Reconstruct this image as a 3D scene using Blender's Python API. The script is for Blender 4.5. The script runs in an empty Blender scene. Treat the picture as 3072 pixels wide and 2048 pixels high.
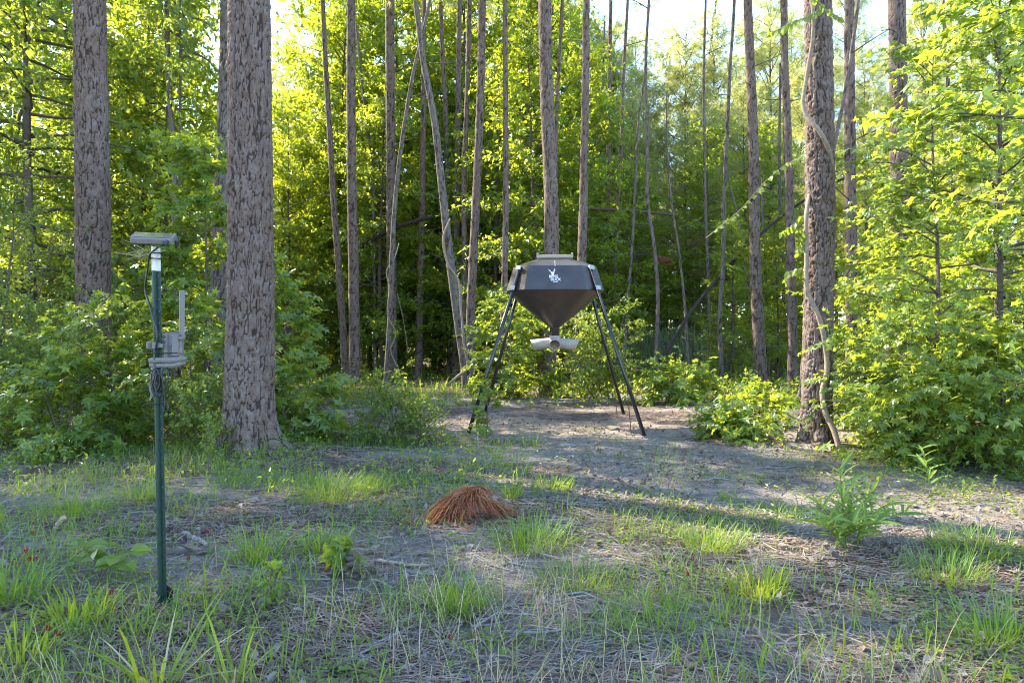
import bpy, math, random
import numpy as np
from mathutils import Vector, Matrix

S = bpy.context.scene
COL = S.collection
R = math.radians
F = 2048.0            # focal length in pixels of the 3072 px wide photograph (24 mm on full frame)
EYE = 1.2

# ------------------------------------------------------------------ camera, sky, sun, exposure
cam = bpy.data.cameras.new('camera')
cam.sensor_width = 36.0
cam.lens = 24.0
cam.clip_start = 0.05
cam.clip_end = 800
camo = bpy.data.objects.new('camera', cam)
camo.location = (0, 0, EYE)
camo.rotation_euler = (R(90), 0, 0)
COL.objects.link(camo)
S.camera = camo

SUN_AZ, SUN_EL = R(-58), R(43)          # azimuth clockwise from straight ahead
wd = bpy.data.worlds.new('World')
S.world = wd
wd.use_nodes = True
_n = wd.node_tree.nodes
_sky = _n.new('ShaderNodeTexSky')
_sky.sky_type = 'NISHITA'
_sky.sun_disc = False
_sky.sun_elevation = SUN_EL
_sky.sun_rotation = SUN_AZ
_sky.air_density = 1.0
_sky.dust_density = 0.3
_sky.ozone_density = 3.0
wd.node_tree.links.new(_sky.outputs[0], _n['Background'].inputs[0])
_n['Background'].inputs[1].default_value = 0.15

sl = bpy.data.lights.new('sun', 'SUN')
sl.energy = 3.6
sl.angle = R(0.5)
sl.color = (1.0, 0.90, 0.74)
so = bpy.data.objects.new('sun', sl)
_sd = Vector((math.sin(SUN_AZ) * math.cos(SUN_EL), math.cos(SUN_AZ) * math.cos(SUN_EL), math.sin(SUN_EL)))
so.rotation_euler = _sd.to_track_quat('Z', 'Y').to_euler()
so.location = (-20, 12, 30)
COL.objects.link(so)

S.view_settings.view_transform = 'Standard'
S.view_settings.look = 'None'
S.view_settings.exposure = 2.72
S.view_settings.gamma = 1.0
S.view_settings.use_curve_mapping = False
S.render.engine = 'CYCLES'
S.cycles.max_bounces = 8
S.cycles.diffuse_bounces = 4
S.cycles.glossy_bounces = 2
S.cycles.transmission_bounces = 5
S.cycles.transparent_max_bounces = 4
S.cycles.caustics_reflective = False
S.cycles.caustics_refractive = False
S.cycles.sample_clamp_indirect = 6.0
S.cycles.pixel_filter_type = 'BLACKMAN_HARRIS'
S.cycles.filter_width = 1.05

# ------------------------------------------------------------------ small helpers
def P(u, v, D):
    """photo pixel (3072 x 2048) at distance D -> world point"""
    return np.array([(u - 1536) / F * D, D, EYE - (v - 1024) / F * D])

def gx(u, D):
    return (u - 1536) / F * D

def _h(ix, iy, seed):
    a = (ix.astype(np.int64) * 374761393 + iy.astype(np.int64) * 668265263 + seed * 974634777) & 0xFFFFFFFF
    a = ((a ^ (a >> 13)) * 1274126177) & 0xFFFFFFFF
    a = (a ^ (a >> 16)) & 0xFFFFFFFF
    a = (a * 2246822519) & 0xFFFFFFFF
    a = a ^ (a >> 15)
    return (a & 0xFFFFFF) / float(0xFFFFFF)

def vnoise(x, y, seed=0):
    x = np.asarray(x, float); y = np.asarray(y, float)
    ix = np.floor(x); iy = np.floor(y)
    fx = x - ix; fy = y - iy
    fx = fx * fx * (3 - 2 * fx); fy = fy * fy * (3 - 2 * fy)
    a = _h(ix, iy, seed); b = _h(ix + 1, iy, seed); c = _h(ix, iy + 1, seed); d = _h(ix + 1, iy + 1, seed)
    return (a * (1 - fx) + b * fx) * (1 - fy) + (c * (1 - fx) + d * fx) * fy

def fbm(x, y, seed=0, o=4):
    s = 0; a = 0.5; t = 0
    for i in range(o):
        s = s + a * vnoise(np.asarray(x) * 2 ** i, np.asarray(y) * 2 ** i, seed + i * 17); t += a; a *= 0.5
    return s / t

def ground_h(x, y):
    x = np.asarray(x, float); y = np.asarray(y, float)
    near = 1 / (1 + np.exp(-(np.hypot(x, y - 6) - 9) / 3))
    h = (fbm(x * .16 + 5, y * .16, 3) - .5) * .5 * near
    h = h + (fbm(x * .9, y * .9, 11, 3) - .5) * .07
    h = h + .10 * np.exp(-(((x + 2.73) / .75) ** 2 + ((y - 7.1) / .6) ** 2))
    h = h + .05 * np.exp(-(((x - 2.85) / .6) ** 2 + ((y - 8.0) / .5) ** 2))
    return h

def gz(x, y):
    return float(ground_h(x, y))

def mesh_np(name, V, Fs, attrs=None, smooth=False, mat_idx=None):
    """V (n,3); Fs list of int arrays (m,k)"""
    V = np.asarray(V, np.float32)
    if not isinstance(Fs, list):
        Fs = [Fs]
    Fs = [np.asarray(f, np.int32) for f in Fs if len(f)]
    me = bpy.data.meshes.new(name)
    me.vertices.add(len(V)); me.vertices.foreach_set('co', V.ravel())
    loops = np.concatenate([f.ravel() for f in Fs])
    tot = np.concatenate([np.full(len(f), f.shape[1], np.int32) for f in Fs])
    st = np.concatenate([[0], np.cumsum(tot)[:-1]]).astype(np.int32)
    me.loops.add(len(loops)); me.loops.foreach_set('vertex_index', loops)
    me.polygons.add(len(tot)); me.polygons.foreach_set('loop_start', st); me.polygons.foreach_set('loop_total', tot)
    if mat_idx is not None:
        me.polygons.foreach_set('material_index', np.asarray(mat_idx, np.int32))
    me.update(calc_edges=True)
    me.polygons.foreach_set('use_smooth', np.full(len(tot), smooth))
    for k, a in (attrs or {}).items():
        at = me.attributes.new(k, 'FLOAT', 'POINT'); at.data.foreach_set('value', np.asarray(a, np.float32))
    return me

class Geo:
    """collects pieces of ONE mesh"""
    def __init__(s):
        s.V = []; s.F = {}; s.n = 0
    def add(s, V, Fs):
        V = np.asarray(V, float)
        for f in (Fs if isinstance(Fs, list) else [Fs]):
            f = np.asarray(f, int)
            if len(f):
                s.F.setdefault(f.shape[1], []).append(f + s.n)
        s.V.append(V); s.n += len(V)
        return s
    def out(s):
        return np.concatenate(s.V), [np.concatenate(x) for x in s.F.values()]
    def mesh(s, name, smooth=False):
        V, Fs = s.out()
        return mesh_np(name, V, Fs, smooth=smooth)

def obj(name, me, mat=None, parent=None, loc=None, kind=None, label=None, cat=None, group=None):
    if isinstance(me, Geo):
        me = me.mesh(name)
    o = bpy.data.objects.new(name, me)
    COL.objects.link(o)
    if mat is not None and me is not None and len(me.materials) == 0:
        for m in (mat if isinstance(mat, (list, tuple)) else [mat]):
            me.materials.append(m)
    if parent is not None: o.parent = parent
    if loc is not None: o.location = loc
    tag(o, label, cat, group, kind)
    return o

def tag(o, label=None, cat=None, group=None, kind=None):
    if label: o['label'] = label
    if cat: o['category'] = cat
    if group: o['group'] = group
    if kind: o['kind'] = kind
    return o

def thing(name, label, cat, loc=(0, 0, 0), rz=0.0, group=None):
    o = bpy.data.objects.new(name, None)
    o.empty_display_size = .2
    COL.objects.link(o)
    o.location = loc; o.rotation_euler = (0, 0, rz)
    return tag(o, label, cat, group)

def copy_thing(src, loc, rz, sc, label, group):
    c = src.copy(); COL.objects.link(c)
    c.location = loc; c.rotation_euler = (0, 0, rz); c.scale = (sc, sc, sc)
    c['label'] = label
    if group: c['group'] = group
    elif 'group' in c: del c['group']
    for ch in src.children:
        k = ch.copy(); COL.objects.link(k); k.parent = c
    return c

def box(sx, sy, sz, c=(0, 0, 0), bev=0.0):
    """box with chamfered vertical and top edges"""
    x, y, z = sx / 2, sy / 2, sz / 2
    if bev <= 0:
        V = [(-x, -y, -z), (x, -y, -z), (x, y, -z), (-x, y, -z), (-x, -y, z), (x, -y, z), (x, y, z), (-x, y, z)]
        Fq = [(0, 3, 2, 1), (4, 5, 6, 7), (0, 1, 5, 4), (1, 2, 6, 5), (2, 3, 7, 6), (3, 0, 4, 7)]
        return np.array(V) + np.array(c), [np.array(Fq)]
    b = min(bev, x * .9, y * .9, z * .9)
    def ring(xx, yy, bb, zz):
        return [(-xx + bb, -yy, zz), (xx - bb, -yy, zz), (xx, -yy + bb, zz), (xx, yy - bb, zz), (xx - bb, yy, zz), (-xx + bb, yy, zz), (-xx, yy - bb, zz), (-xx, -yy + bb, zz)]
    V = ring(x - b, y - b, b * .4, -z) + ring(x, y, b, -z + b) + ring(x, y, b, z - b) + ring(x - b, y - b, b * .4, z)
    Fq = []
    for r in range(3):
        for i in range(8):
            j = (i + 1) % 8
            Fq.append((r * 8 + i, r * 8 + j, r * 8 + 8 + j, r * 8 + 8 + i))
    caps = [tuple(range(7, -1, -1)), tuple(24 + i for i in range(8))]
    return np.array(V) + np.array(c), [np.array(Fq), np.array(caps)]

def xf(VF, M):
    V, Fs = VF
    M = np.array(M)
    return V @ M[:3, :3].T + M[:3, 3], Fs

def tube(pts, rad, n=8, caps=True, rng=None, bump=0.0):
    pts = np.asarray(pts, float); m = len(pts)
    rad = np.broadcast_to(np.asarray(rad, float), (m,))
    T = np.gradient(pts, axis=0) if m > 2 else np.repeat((pts[1] - pts[0])[None], m, 0)
    T /= np.linalg.norm(T, axis=1)[:, None] + 1e-9
    ref = np.array([0, 0, 1.0]) if abs(T[:, 2]).mean() < .8 else np.array([1.0, 0, 0])
    A = np.cross(T, ref); A /= np.linalg.norm(A, axis=1)[:, None] + 1e-9
    B = np.cross(T, A)
    th = np.arange(n) * 2 * math.pi / n
    rr = rad[:, None] * np.ones((1, n))
    if rng is not None and bump > 0:
        rr = rr * (1 + bump * (rng.random((m, n)) - .5) * 2)
    V = pts[:, None, :] + rr[:, :, None] * (np.cos(th)[None, :, None] * A[:, None, :] + np.sin(th)[None, :, None] * B[:, None, :])
    V = V.reshape(-1, 3)
    i = np.arange(m - 1)[:, None] * n; j = np.arange(n)[None, :]; k = (j + 1) % n
    Fq = np.stack([i + j, i + n + j, i + n + k, i + k], -1).reshape(-1, 4)
    Fs = [Fq]
    if caps:
        Fs.append(np.array([list(range(n)), list(range((m - 1) * n + n - 1, (m - 1) * n - 1, -1))]))
    return V, Fs

def catmull(pts, n):
    pts = np.asarray(pts, float)
    if len(pts) == 2:
        t = np.linspace(0, 1, n)[:, None]
        return pts[0] * (1 - t) + pts[1] * t
    d = np.concatenate([[0], np.cumsum(np.linalg.norm(np.diff(pts, axis=0), axis=1))])
    t = np.linspace(0, d[-1], n)
    m = np.gradient(pts, d, axis=0)
    i = np.clip(np.searchsorted(d, t, side='right') - 1, 0, len(pts) - 2)
    h = (d[i + 1] - d[i]); s = ((t - d[i]) / h)[:, None]; h = h[:, None]
    return (2 * s**3 - 3 * s**2 + 1) * pts[i] + (s**3 - 2 * s**2 + s) * h * m[i] + (-2 * s**3 + 3 * s**2) * pts[i + 1] + (s**3 - s**2) * h * m[i + 1]

def nrm(a):
    return a / (np.linalg.norm(a, axis=-1, keepdims=True) + 1e-9)

def frames(d, n):
    """rotation matrices with x along d, z near n"""
    x = nrm(d); y = nrm(np.cross(n, x)); z = np.cross(x, y)
    return np.stack([x, y, z], -1)

def scatter(tV, tF, pos, Rm, sc):
    """template copied to every (pos, R, scale) inside one mesh"""
    sc = np.asarray(sc, float)
    if sc.ndim == 1: sc = np.repeat(sc[:, None], 3, 1)
    V = np.einsum('nij,nkj->nki', Rm, tV[None] * sc[:, None, :]) + pos[:, None, :]
    n, k = len(pos), len(tV)
    Fs = [(f[None] + (np.arange(n) * k)[:, None, None]).reshape(-1, f.shape[1]) for f in tF]
    return V.reshape(-1, 3), Fs

def unit(rng, n):
    v = rng.normal(size=(n, 3))
    return nrm(v)

# ------------------------------------------------------------------ materials
def new_mat(name):
    m = bpy.data.materials.new(name); m.use_nodes = True
    nt = m.node_tree; nt.nodes.clear()
    out = nt.nodes.new('ShaderNodeOutputMaterial')
    return m, nt, out

def N(nt, t, **kw):
    n = nt.nodes.new(t)
    for k, v in kw.items():
        if k in n.inputs: n.inputs[k].default_value = v
        else: setattr(n, k, v)
    return n

def ramp(nt, fac, stops):
    r = nt.nodes.new('ShaderNodeValToRGB')
    e = r.color_ramp.elements
    e[0].position, e[0].color = stops[0][0], (*stops[0][1], 1)
    e[1].position, e[1].color = stops[-1][0], (*stops[-1][1], 1)
    for p, c in stops[1:-1]:
        x = e.new(p); x.color = (*c, 1)
    nt.links.new(fac, r.inputs[0])
    return r.outputs[0]

def math_(nt, op, a, b=None):
    n = nt.nodes.new('ShaderNodeMath'); n.operation = op
    for i, v in enumerate((a, b)):
        if v is None: continue
        if isinstance(v, (int, float)): n.inputs[i].default_value = v
        else: nt.links.new(v, n.inputs[i])
    return n.outputs[0]

def mixc(nt, fac, a, b, mode='MIX'):
    n = nt.nodes.new('ShaderNodeMix'); n.data_type = 'RGBA'; n.blend_type = mode
    for sock, v in ((n.inputs[0], fac), (n.inputs[6], a), (n.inputs[7], b)):
        if isinstance(v, tuple): sock.default_value = (*v, 1)
        elif isinstance(v, (int, float)): sock.default_value = v
        else: nt.links.new(v, sock)
    return n.outputs[2]

def leaf_mat(name, cols, trans, tfac=.45, rough=.38, gloss=.5):
    """leaf blade: diffuse colour varies leaf to leaf, light shines through, waxy sheen"""
    m, nt, out = new_mat(name); L = nt.links
    g = N(nt, 'ShaderNodeNewGeometry'); oi = N(nt, 'ShaderNodeObjectInfo')
    f = math_(nt, 'FRACT', math_(nt, 'ADD', g.outputs['Random Per Island'], oi.outputs['Random']))
    k = len(cols)
    base = ramp(nt, f, [(i / (k - 1), c) for i, c in enumerate(cols)])
    f2 = math_(nt, 'FRACT', math_(nt, 'MULTIPLY', f, 7.31))
    tr = ramp(nt, f2, [(0, tuple(c * .72 for c in trans)), (1, trans)])
    p = N(nt, 'ShaderNodeBsdfPrincipled', Roughness=rough)
    p.inputs['Specular IOR Level'].default_value = gloss
    L.new(base, p.inputs['Base Color'])
    t = N(nt, 'ShaderNodeBsdfTranslucent'); L.new(tr, t.inputs[0])
    mx = N(nt, 'ShaderNodeMixShader'); mx.inputs[0].default_value = tfac
    L.new(p.outputs[0], mx.inputs[1]); L.new(t.outputs[0], mx.inputs[2])
    L.new(mx.outputs[0], out.inputs[0])
    return m

def plain_mat(name, col, rough=.5, metal=0.0, var=.15, scale=30, bump=.0, spec=.5, col2=None):
    m, nt, out = new_mat(name); L = nt.links
    tc = N(nt, 'ShaderNodeTexCoord')
    no = N(nt, 'ShaderNodeTexNoise', Scale=scale, Detail=6.0, Roughness=.65); L.new(tc.outputs['Object'], no.inputs[0])
    c2 = col2 or tuple(c * (1 - 2 * var) for c in col)
    c = ramp(nt, no.outputs[0], [(.32, c2), (.68, col)])
    p = N(nt, 'ShaderNodeBsdfPrincipled', Metallic=metal)
    p.inputs['Specular IOR Level'].default_value = spec
    L.new(c, p.inputs['Base Color'])
    r = N(nt, 'ShaderNodeMapRange'); L.new(no.outputs[0], r.inputs[0]); r.inputs[3].default_value = max(rough - .1, .02); r.inputs[4].default_value = rough + .12
    L.new(r.outputs[0], p.inputs['Roughness'])
    if bump:
        b = N(nt, 'ShaderNodeBump', Strength=1.0, Distance=bump); L.new(no.outputs[0], b.inputs['Height']); L.new(b.outputs[0], p.inputs['Normal'])
    L.new(p.outputs[0], out.inputs[0])
    return m

def bark_mat(name, plate_a, plate_b, fissure, fine=60, dist=.004):
    m, nt, out = new_mat(name); L = nt.links
    tc = N(nt, 'ShaderNodeTexCoord')
    ar = N(nt, 'ShaderNodeAttribute', attribute_name='relief'); ac = N(nt, 'ShaderNodeAttribute', attribute_name='cell')
    mp = N(nt, 'ShaderNodeMapping'); mp.inputs['Scale'].default_value = (1, 1, .35); L.new(tc.outputs['Object'], mp.inputs[0])
    no = N(nt, 'ShaderNodeTexNoise', Scale=fine, Detail=8.0, Roughness=.7); L.new(mp.outputs[0], no.inputs[0])
    no2 = N(nt, 'ShaderNodeTexNoise', Scale=1.6, Detail=3.0); L.new(tc.outputs['Object'], no2.inputs[0])
    f = math_(nt, 'ADD', math_(nt, 'MULTIPLY', ac.outputs['Fac'], .65), math_(nt, 'MULTIPLY', no2.outputs[0], .42))
    pl = ramp(nt, f, [(.2, tuple(c * 1.25 for c in plate_a)), (.55, tuple((a + b) / 2 for a, b in zip(plate_a, plate_b))), (.85, plate_b)])
    pl = mixc(nt, .65, pl, ramp(nt, no.outputs[0], [(.3, (.45, .42, .42)), (.7, (1.25, 1.25, 1.25))]), 'MULTIPLY')
    c = mixc(nt, ramp(nt, ar.outputs['Fac'], [(.05, (0, 0, 0)), (.5, (1, 1, 1))]), fissure, pl)
    p = N(nt, 'ShaderNodeBsdfPrincipled', Roughness=.9); p.inputs['Specular IOR Level'].default_value = .15
    L.new(c, p.inputs['Base Color'])
    b = N(nt, 'ShaderNodeBump', Strength=1.0, Distance=dist); L.new(no.outputs[0], b.inputs['Height']); L.new(b.outputs[0], p.inputs['Normal'])
    L.new(p.outputs[0], out.inputs[0])
    return m

M = {}
M['gum'] = leaf_mat('sweetgum_leaf', [(.075, .145, .028), (.095, .17, .03), (.13, .20, .03), (.065, .13, .03)], (.54, .62, .04), .5, .3, .6)
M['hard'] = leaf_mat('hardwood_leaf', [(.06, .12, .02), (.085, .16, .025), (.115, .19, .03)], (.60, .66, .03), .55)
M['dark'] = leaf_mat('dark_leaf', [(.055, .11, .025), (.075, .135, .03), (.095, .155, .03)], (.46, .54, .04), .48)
M['shrub'] = leaf_mat('shrub_leaf', [(.065, .13, .022), (.09, .165, .026), (.12, .195, .03)], (.50, .58, .04), .48)
M['vine'] = leaf_mat('vine_leaf', [(.09, .17, .03), (.12, .21, .035)], (.5, .58, .03), .5)
M['cane'] = leaf_mat('broad_blade_leaf', [(.085, .17, .04), (.115, .20, .04), (.14, .22, .045)], (.44, .56, .07), .42, .55, .3)
M['grass'] = leaf_mat('grass_blade', [(.06, .15, .018), (.085, .185, .022), (.115, .21, .028), (.18, .22, .06)], (.46, .60, .04), .38, .45, .35)
M['grassbright'] = leaf_mat('fresh_grass_blade', [(.11, .19, .025), (.16, .24, .03)], (.6, .66, .03), .5, .45, .3)
M['dry'] = leaf_mat('dry_grass', [(.36, .29, .15), (.46, .39, .21), (.50, .44, .27), (.24, .26, .09)], (.5, .42, .16), .35, .7, .1)
M['reed'] = leaf_mat('reed_blade', [(.12, .17, .08), (.17, .21, .11), (.26, .25, .15)], (.3, .36, .15), .3, .6, .2)
M['needle'] = leaf_mat('pine_needle', [(.13, .18, .045), (.18, .22, .065), (.24, .26, .11)], (.74, .74, .2), .5, .35, .6)
M['deadneedle'] = leaf_mat('dead_pine_needle', [(.27, .08, .035), (.36, .125, .05), (.30, .15, .075), (.19, .07, .035)], (.36, .13, .04), .2, .6, .2)
M['straw'] = leaf_mat('pine_straw', [(.15, .09, .058), (.22, .155, .11), (.27, .225, .18), (.10, .07, .05), (.34, .31, .27)], (.16, .12, .08), .06, .7, .15)
M['chip'] = leaf_mat('bark_chip', [(.09, .065, .05), (.19, .15, .12), (.25, .22, .19), (.16, .10, .07), (.12, .085, .065)], (.2, .14, .08), .04, .85, .1)
M['bark'] = bark_mat('pine_bark', (.160, .130, .115), (.140, .088, .064), (.040, .028, .022))
M['barkgrey'] = bark_mat('grey_bark', (.165, .143, .128), (.12, .092, .075), (.042, .033, .027), 40)
M['twig'] = plain_mat('twig_bark', (.125, .10, .08), .9, 0, .2, 20, .003, .15)
M['greytwig'] = plain_mat('weathered_wood', (.30, .27, .245), .9, 0, .25, 35, .004, .1)
M['palewood'] = plain_mat('peeled_wood', (.48, .37, .26), .8, 0, .12, 30, .002, .15)
M['liana'] = plain_mat('vine_bark', (.30, .235, .175), .9, 0, .22, 25, .004, .1)

# ------------------------------------------------------------------ leaf and blade templates (x = length, z = upper face)
def star_leaf():
    tips = [(-112, .62), (-58, .93), (0, 1.0), (58, .93), (112, .62)]
    pts = []
    for i, (a, r) in enumerate(tips):
        pts += [((a - 17) if i else (a - 14), r * .62), (a, r), ((a + 17) if i < 4 else (a + 14), r * .62)]
        if i < 4: pts.append(((a + tips[i + 1][0]) / 2, .40))
    V = [(0.0, 0, 0)]
    for a, r in pts:
        x, y = r * math.cos(R(a)), r * math.sin(R(a))
        V.append((x, y, -.22 * r * r + .05 * abs(math.sin(R(a)))))
    Fq = [(0, i, i + 1) for i in range(1, len(pts))]
    return np.array(V), [np.array(Fq)]

def star_leaf_low():
    V = [(0, 0, 0)]
    for a, r in [(-112, .6), (-85, .44), (-58, .93), (-28, .46), (0, 1), (28, .46), (58, .93), (85, .44), (112, .6)]:
        V.append((r * math.cos(R(a)), r * math.sin(R(a)), -.22 * r * r))
    return np.array(V), [np.array([(0, i, i + 1) for i in range(1, 9)])]

def oval_leaf(w=.30):
    V = np.array([(0, 0, 0), (.33, w * .95, .06), (.33, -w * .95, .06), (.36, 0, -.01), (.72, w * .72, .03), (.72, -w * .72, .03), (1, 0, -.12)])
    return V, [np.array([(0, 2, 3), (0, 3, 1), (3, 2, 5), (3, 4, 1), (3, 5, 6), (3, 6, 4)])]

def fold_leaf(w=.29):
    return np.array([(0, 0, 0), (.45, w, .07), (.45, -w, .07), (1, 0, -.1)]), [np.array([(0, 2, 3), (0, 3, 1)])]

def lance_leaf(n=5, w=.07, droop=.25):
    V = []; Fq = []
    for i in range(n + 1):
        t = i / n
        ww = w * (math.sin(math.pi * min(1, t * .85 + .12)) ** .8) if i < n else 0.004
        z = -droop * t * t
        V += [(t, ww, z + ww * .35), (t, 0, z), (t, -ww, z + ww * .35)]
    for i in range(n):
        a = i * 3; Fq += [(a, a + 3, a + 4, a + 1), (a + 1, a + 4, a + 5, a + 2)]
    return np.array(V), [np.array(Fq)]

def blade(n=3, w=.05, curve=.35):
    """grass blade standing along z, bends to +x"""
    V = []; Fq = []
    for i in range(n):
        t = i / n; ww = w * (1 - t * .55)
        V += [(curve * t * t, ww / 2, t), (curve * t * t, -ww / 2, t)]
    V.append((curve, 0, 1.0 - curve * .25))
    for i in range(n - 1):
        Fq.append((2 * i, 2 * i + 1, 2 * i + 3, 2 * i + 2))
    k = 2 * (n - 1)
    return np.array(V), [np.array(Fq), np.array([(k, k + 1, k + 2)])]

def needle_tuft(rng, n=16, spread=1.0, w=.012):
    V = []; Fq = []
    for i in range(n):
        a = rng.random() * 2 * math.pi; e = rng.uniform(.1, 1.25) * spread
        d = np.array([math.cos(e), math.sin(e) * math.cos(a), math.sin(e) * math.sin(a)])
        d = d * rng.uniform(.75, 1.05); d[2] -= .12
        s = np.cross(d, rng.normal(size=3)); s = s / np.linalg.norm(s) * w
        b = d * .06
        V += [b + s * .6, b - s * .6, d]
        Fq.append((3 * i, 3 * i + 1, 3 * i + 2))
    return np.array(V), [np.array(Fq)]

STAR, STARLOW, OVAL, FOLD = star_leaf(), star_leaf_low(), oval_leaf(), fold_leaf()
ROUND = oval_leaf(.40)

# ------------------------------------------------------------------ generic plant
def grow(rng, H, r0, crown0=.1, nlimb=24, limb=lambda f: 1.0, elev=lambda f: .4, ntwig=8, twig=.35, nleaf=8,
         leaf=.1, lean=(0, 0), droop=.25, updir=.9, out=.5, wood_tw=True, stems=1, limb_sides=5, leafvar=.3, spread=1.0, azbias=None, wig=.03, top=1.0):
    """returns wood Geo and leaf (pos, R, scale); origin at the plant's foot"""
    wood = Geo(); LP, LD, LN, LS = [], [], [], []
    stem_pts = []
    for s in range(stems):
        az = rng.random() * 2 * math.pi; sp = 0 if stems == 1 else rng.uniform(.12, .42) * H * spread
        k = 9
        t = np.linspace(0, 1, k)
        px = lean[0] * H * t ** 1.3 + math.cos(az) * sp * t ** .8 + np.cumsum(rng.normal(size=k)) * wig * H / k
        py = lean[1] * H * t ** 1.3 + math.sin(az) * sp * t ** .8 + np.cumsum(rng.normal(size=k)) * wig * H / k
        hs = H * (1 if stems == 1 else rng.uniform(.65, 1.0))
        pts = np.stack([px - px[0], py - py[0], t * hs], 1)
        if stems > 1: pts[:, :2] += rng.normal(size=2) * .05 * H
        wood.add(*tube(pts, r0 * (1 - .88 * t), 7 if r0 > .03 else 5, caps=False))
        stem_pts.append((pts, hs))
    ga = rng.random() * 6
    for i in range(nlimb):
        pts, hs = stem_pts[i % stems]
        f = crown0 + (top - crown0) * ((i + rng.random()) / nlimb)
        tt = np.linspace(0, 1, len(pts))
        b = np.array([np.interp(f, tt, pts[:, k]) for k in range(3)])
        az = ga + i * 2.39996 + rng.normal() * .5
        if azbias is not None and rng.random() < azbias[1]:
            az = azbias[0] + rng.normal() * .6
        e = elev(f) + rng.normal() * .15
        Lg = limb(f) * rng.uniform(.7, 1.2)
        d = np.array([math.cos(az) * math.cos(e), math.sin(az) * math.cos(e), math.sin(e)])
        k = 6; t = np.linspace(0, 1, k)[:, None]
        lp = b + d * Lg * t + np.array([0, 0, -1]) * droop * Lg * t ** 2 + np.cumsum(rng.normal(size=(k, 3)), 0) * Lg * .02
        lr = max(r0 * .42 * (1 - f * .6), .003)
        wood.add(*tube(lp, lr * (1 - .85 * t[:, 0]) + .0012, limb_sides, caps=False))
        nt = max(2, int(ntwig * (Lg / max(limb(.5), .01)) ** .8))
        ts = rng.uniform(.18, 1.0, nt)
        tb = np.stack([np.interp(ts, t[:, 0], lp[:, q]) for q in range(3)], 1)
        td = nrm(nrm(lp[-1] - lp[0])[None] * .9 + unit(rng, nt) * np.array([.9, .9, .55]))
        tl = twig * rng.uniform(.5, 1.25, nt)
        te = tb + td * tl[:, None] + np.array([0, 0, -.12]) * tl[:, None]
        if wood_tw:
            for q in range(nt):
                wood.add(*tube(np.stack([tb[q], te[q]]), [max(lr * .3, .0022), .0015], 3, caps=False))
        for j in range(nleaf):
            s = (j + rng.random(nt)) / nleaf
            p = tb + (te - tb) * s[:, None] + unit(rng, nt) * leaf * .35
            dd = nrm(td * .7 + unit(rng, nt) * .8 + np.array([0, 0, -.25]))
            oo = nrm(p * np.array([1, 1, 0]) + 1e-6)
            nn = nrm(np.array([0, 0, updir]) + oo * out + unit(rng, nt) * .55)
            LP.append(p); LD.append(dd); LN.append(nn); LS.append(leaf * (1 + leafvar * rng.normal(size=nt)).clip(.45, 1.7))
    LP = np.concatenate(LP); LD = np.concatenate(LD); LN = np.concatenate(LN); LS = np.concatenate(LS)
    keep = LP[:, 2] > .02
    LP, LD, LN, LS = LP[keep], LD[keep], LN[keep], LS[keep]
    return wood, LP, frames(LD, LN), LS

LEAFMESH = {}
def add_leaf_parts(parent, tmpl, key, mat, pos, Rm, sc, idx):
    """single leaves as parts, sharing one mesh"""
    if key not in LEAFMESH:
        me = mesh_np(key, tmpl[0], tmpl[1]); me.materials.append(mat); LEAFMESH[key] = me
    for i in idx:
        o = bpy.data.objects.new('leaf', LEAFMESH[key]); COL.objects.link(o)
        o.parent = parent
        mt = np.eye(4); mt[:3, :3] = Rm[i] * sc[i]; mt[:3, 3] = pos[i]
        o.matrix_local = Matrix(mt.tolist())

def leafy(name, label, cat, x, y, rng, tmpl, key, lm, wm, nparts=0, group=None, wname='stem', lname='foliage', rz=0, **kw):
    wood, LP, LR, LS = grow(rng, **kw)
    t = thing(name, label, cat, (x, y, gz(x, y) - .01), rz, group)
    obj(wname, wood.mesh(wname), wm, t)
    n = len(LP); idx = np.zeros(0, int)
    if nparts:
        world = LP + np.array([x, y, 0])
        vis = -np.linalg.norm(world - np.array([0, 0, EYE]), axis=1) + LS * 6 + rng.random(n) * .6
        ok = (np.abs(world[:, 0] / world[:, 1]) < .74)
        vis = np.where(ok, vis, -99)
        idx = np.argsort(-vis)[:nparts]
        add_leaf_parts(t, tmpl, key, lm, LP, LR, LS, idx)
    rest = np.ones(n, bool); rest[idx] = False
    tm2 = STARLOW if tmpl is STAR else tmpl
    V, Fs = scatter(tm2[0], tm2[1], LP[rest], LR[rest], LS[rest])
    obj(lname, mesh_np(lname, V, Fs), lm, t, kind='stuff' if nparts else None)
    return t

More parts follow.
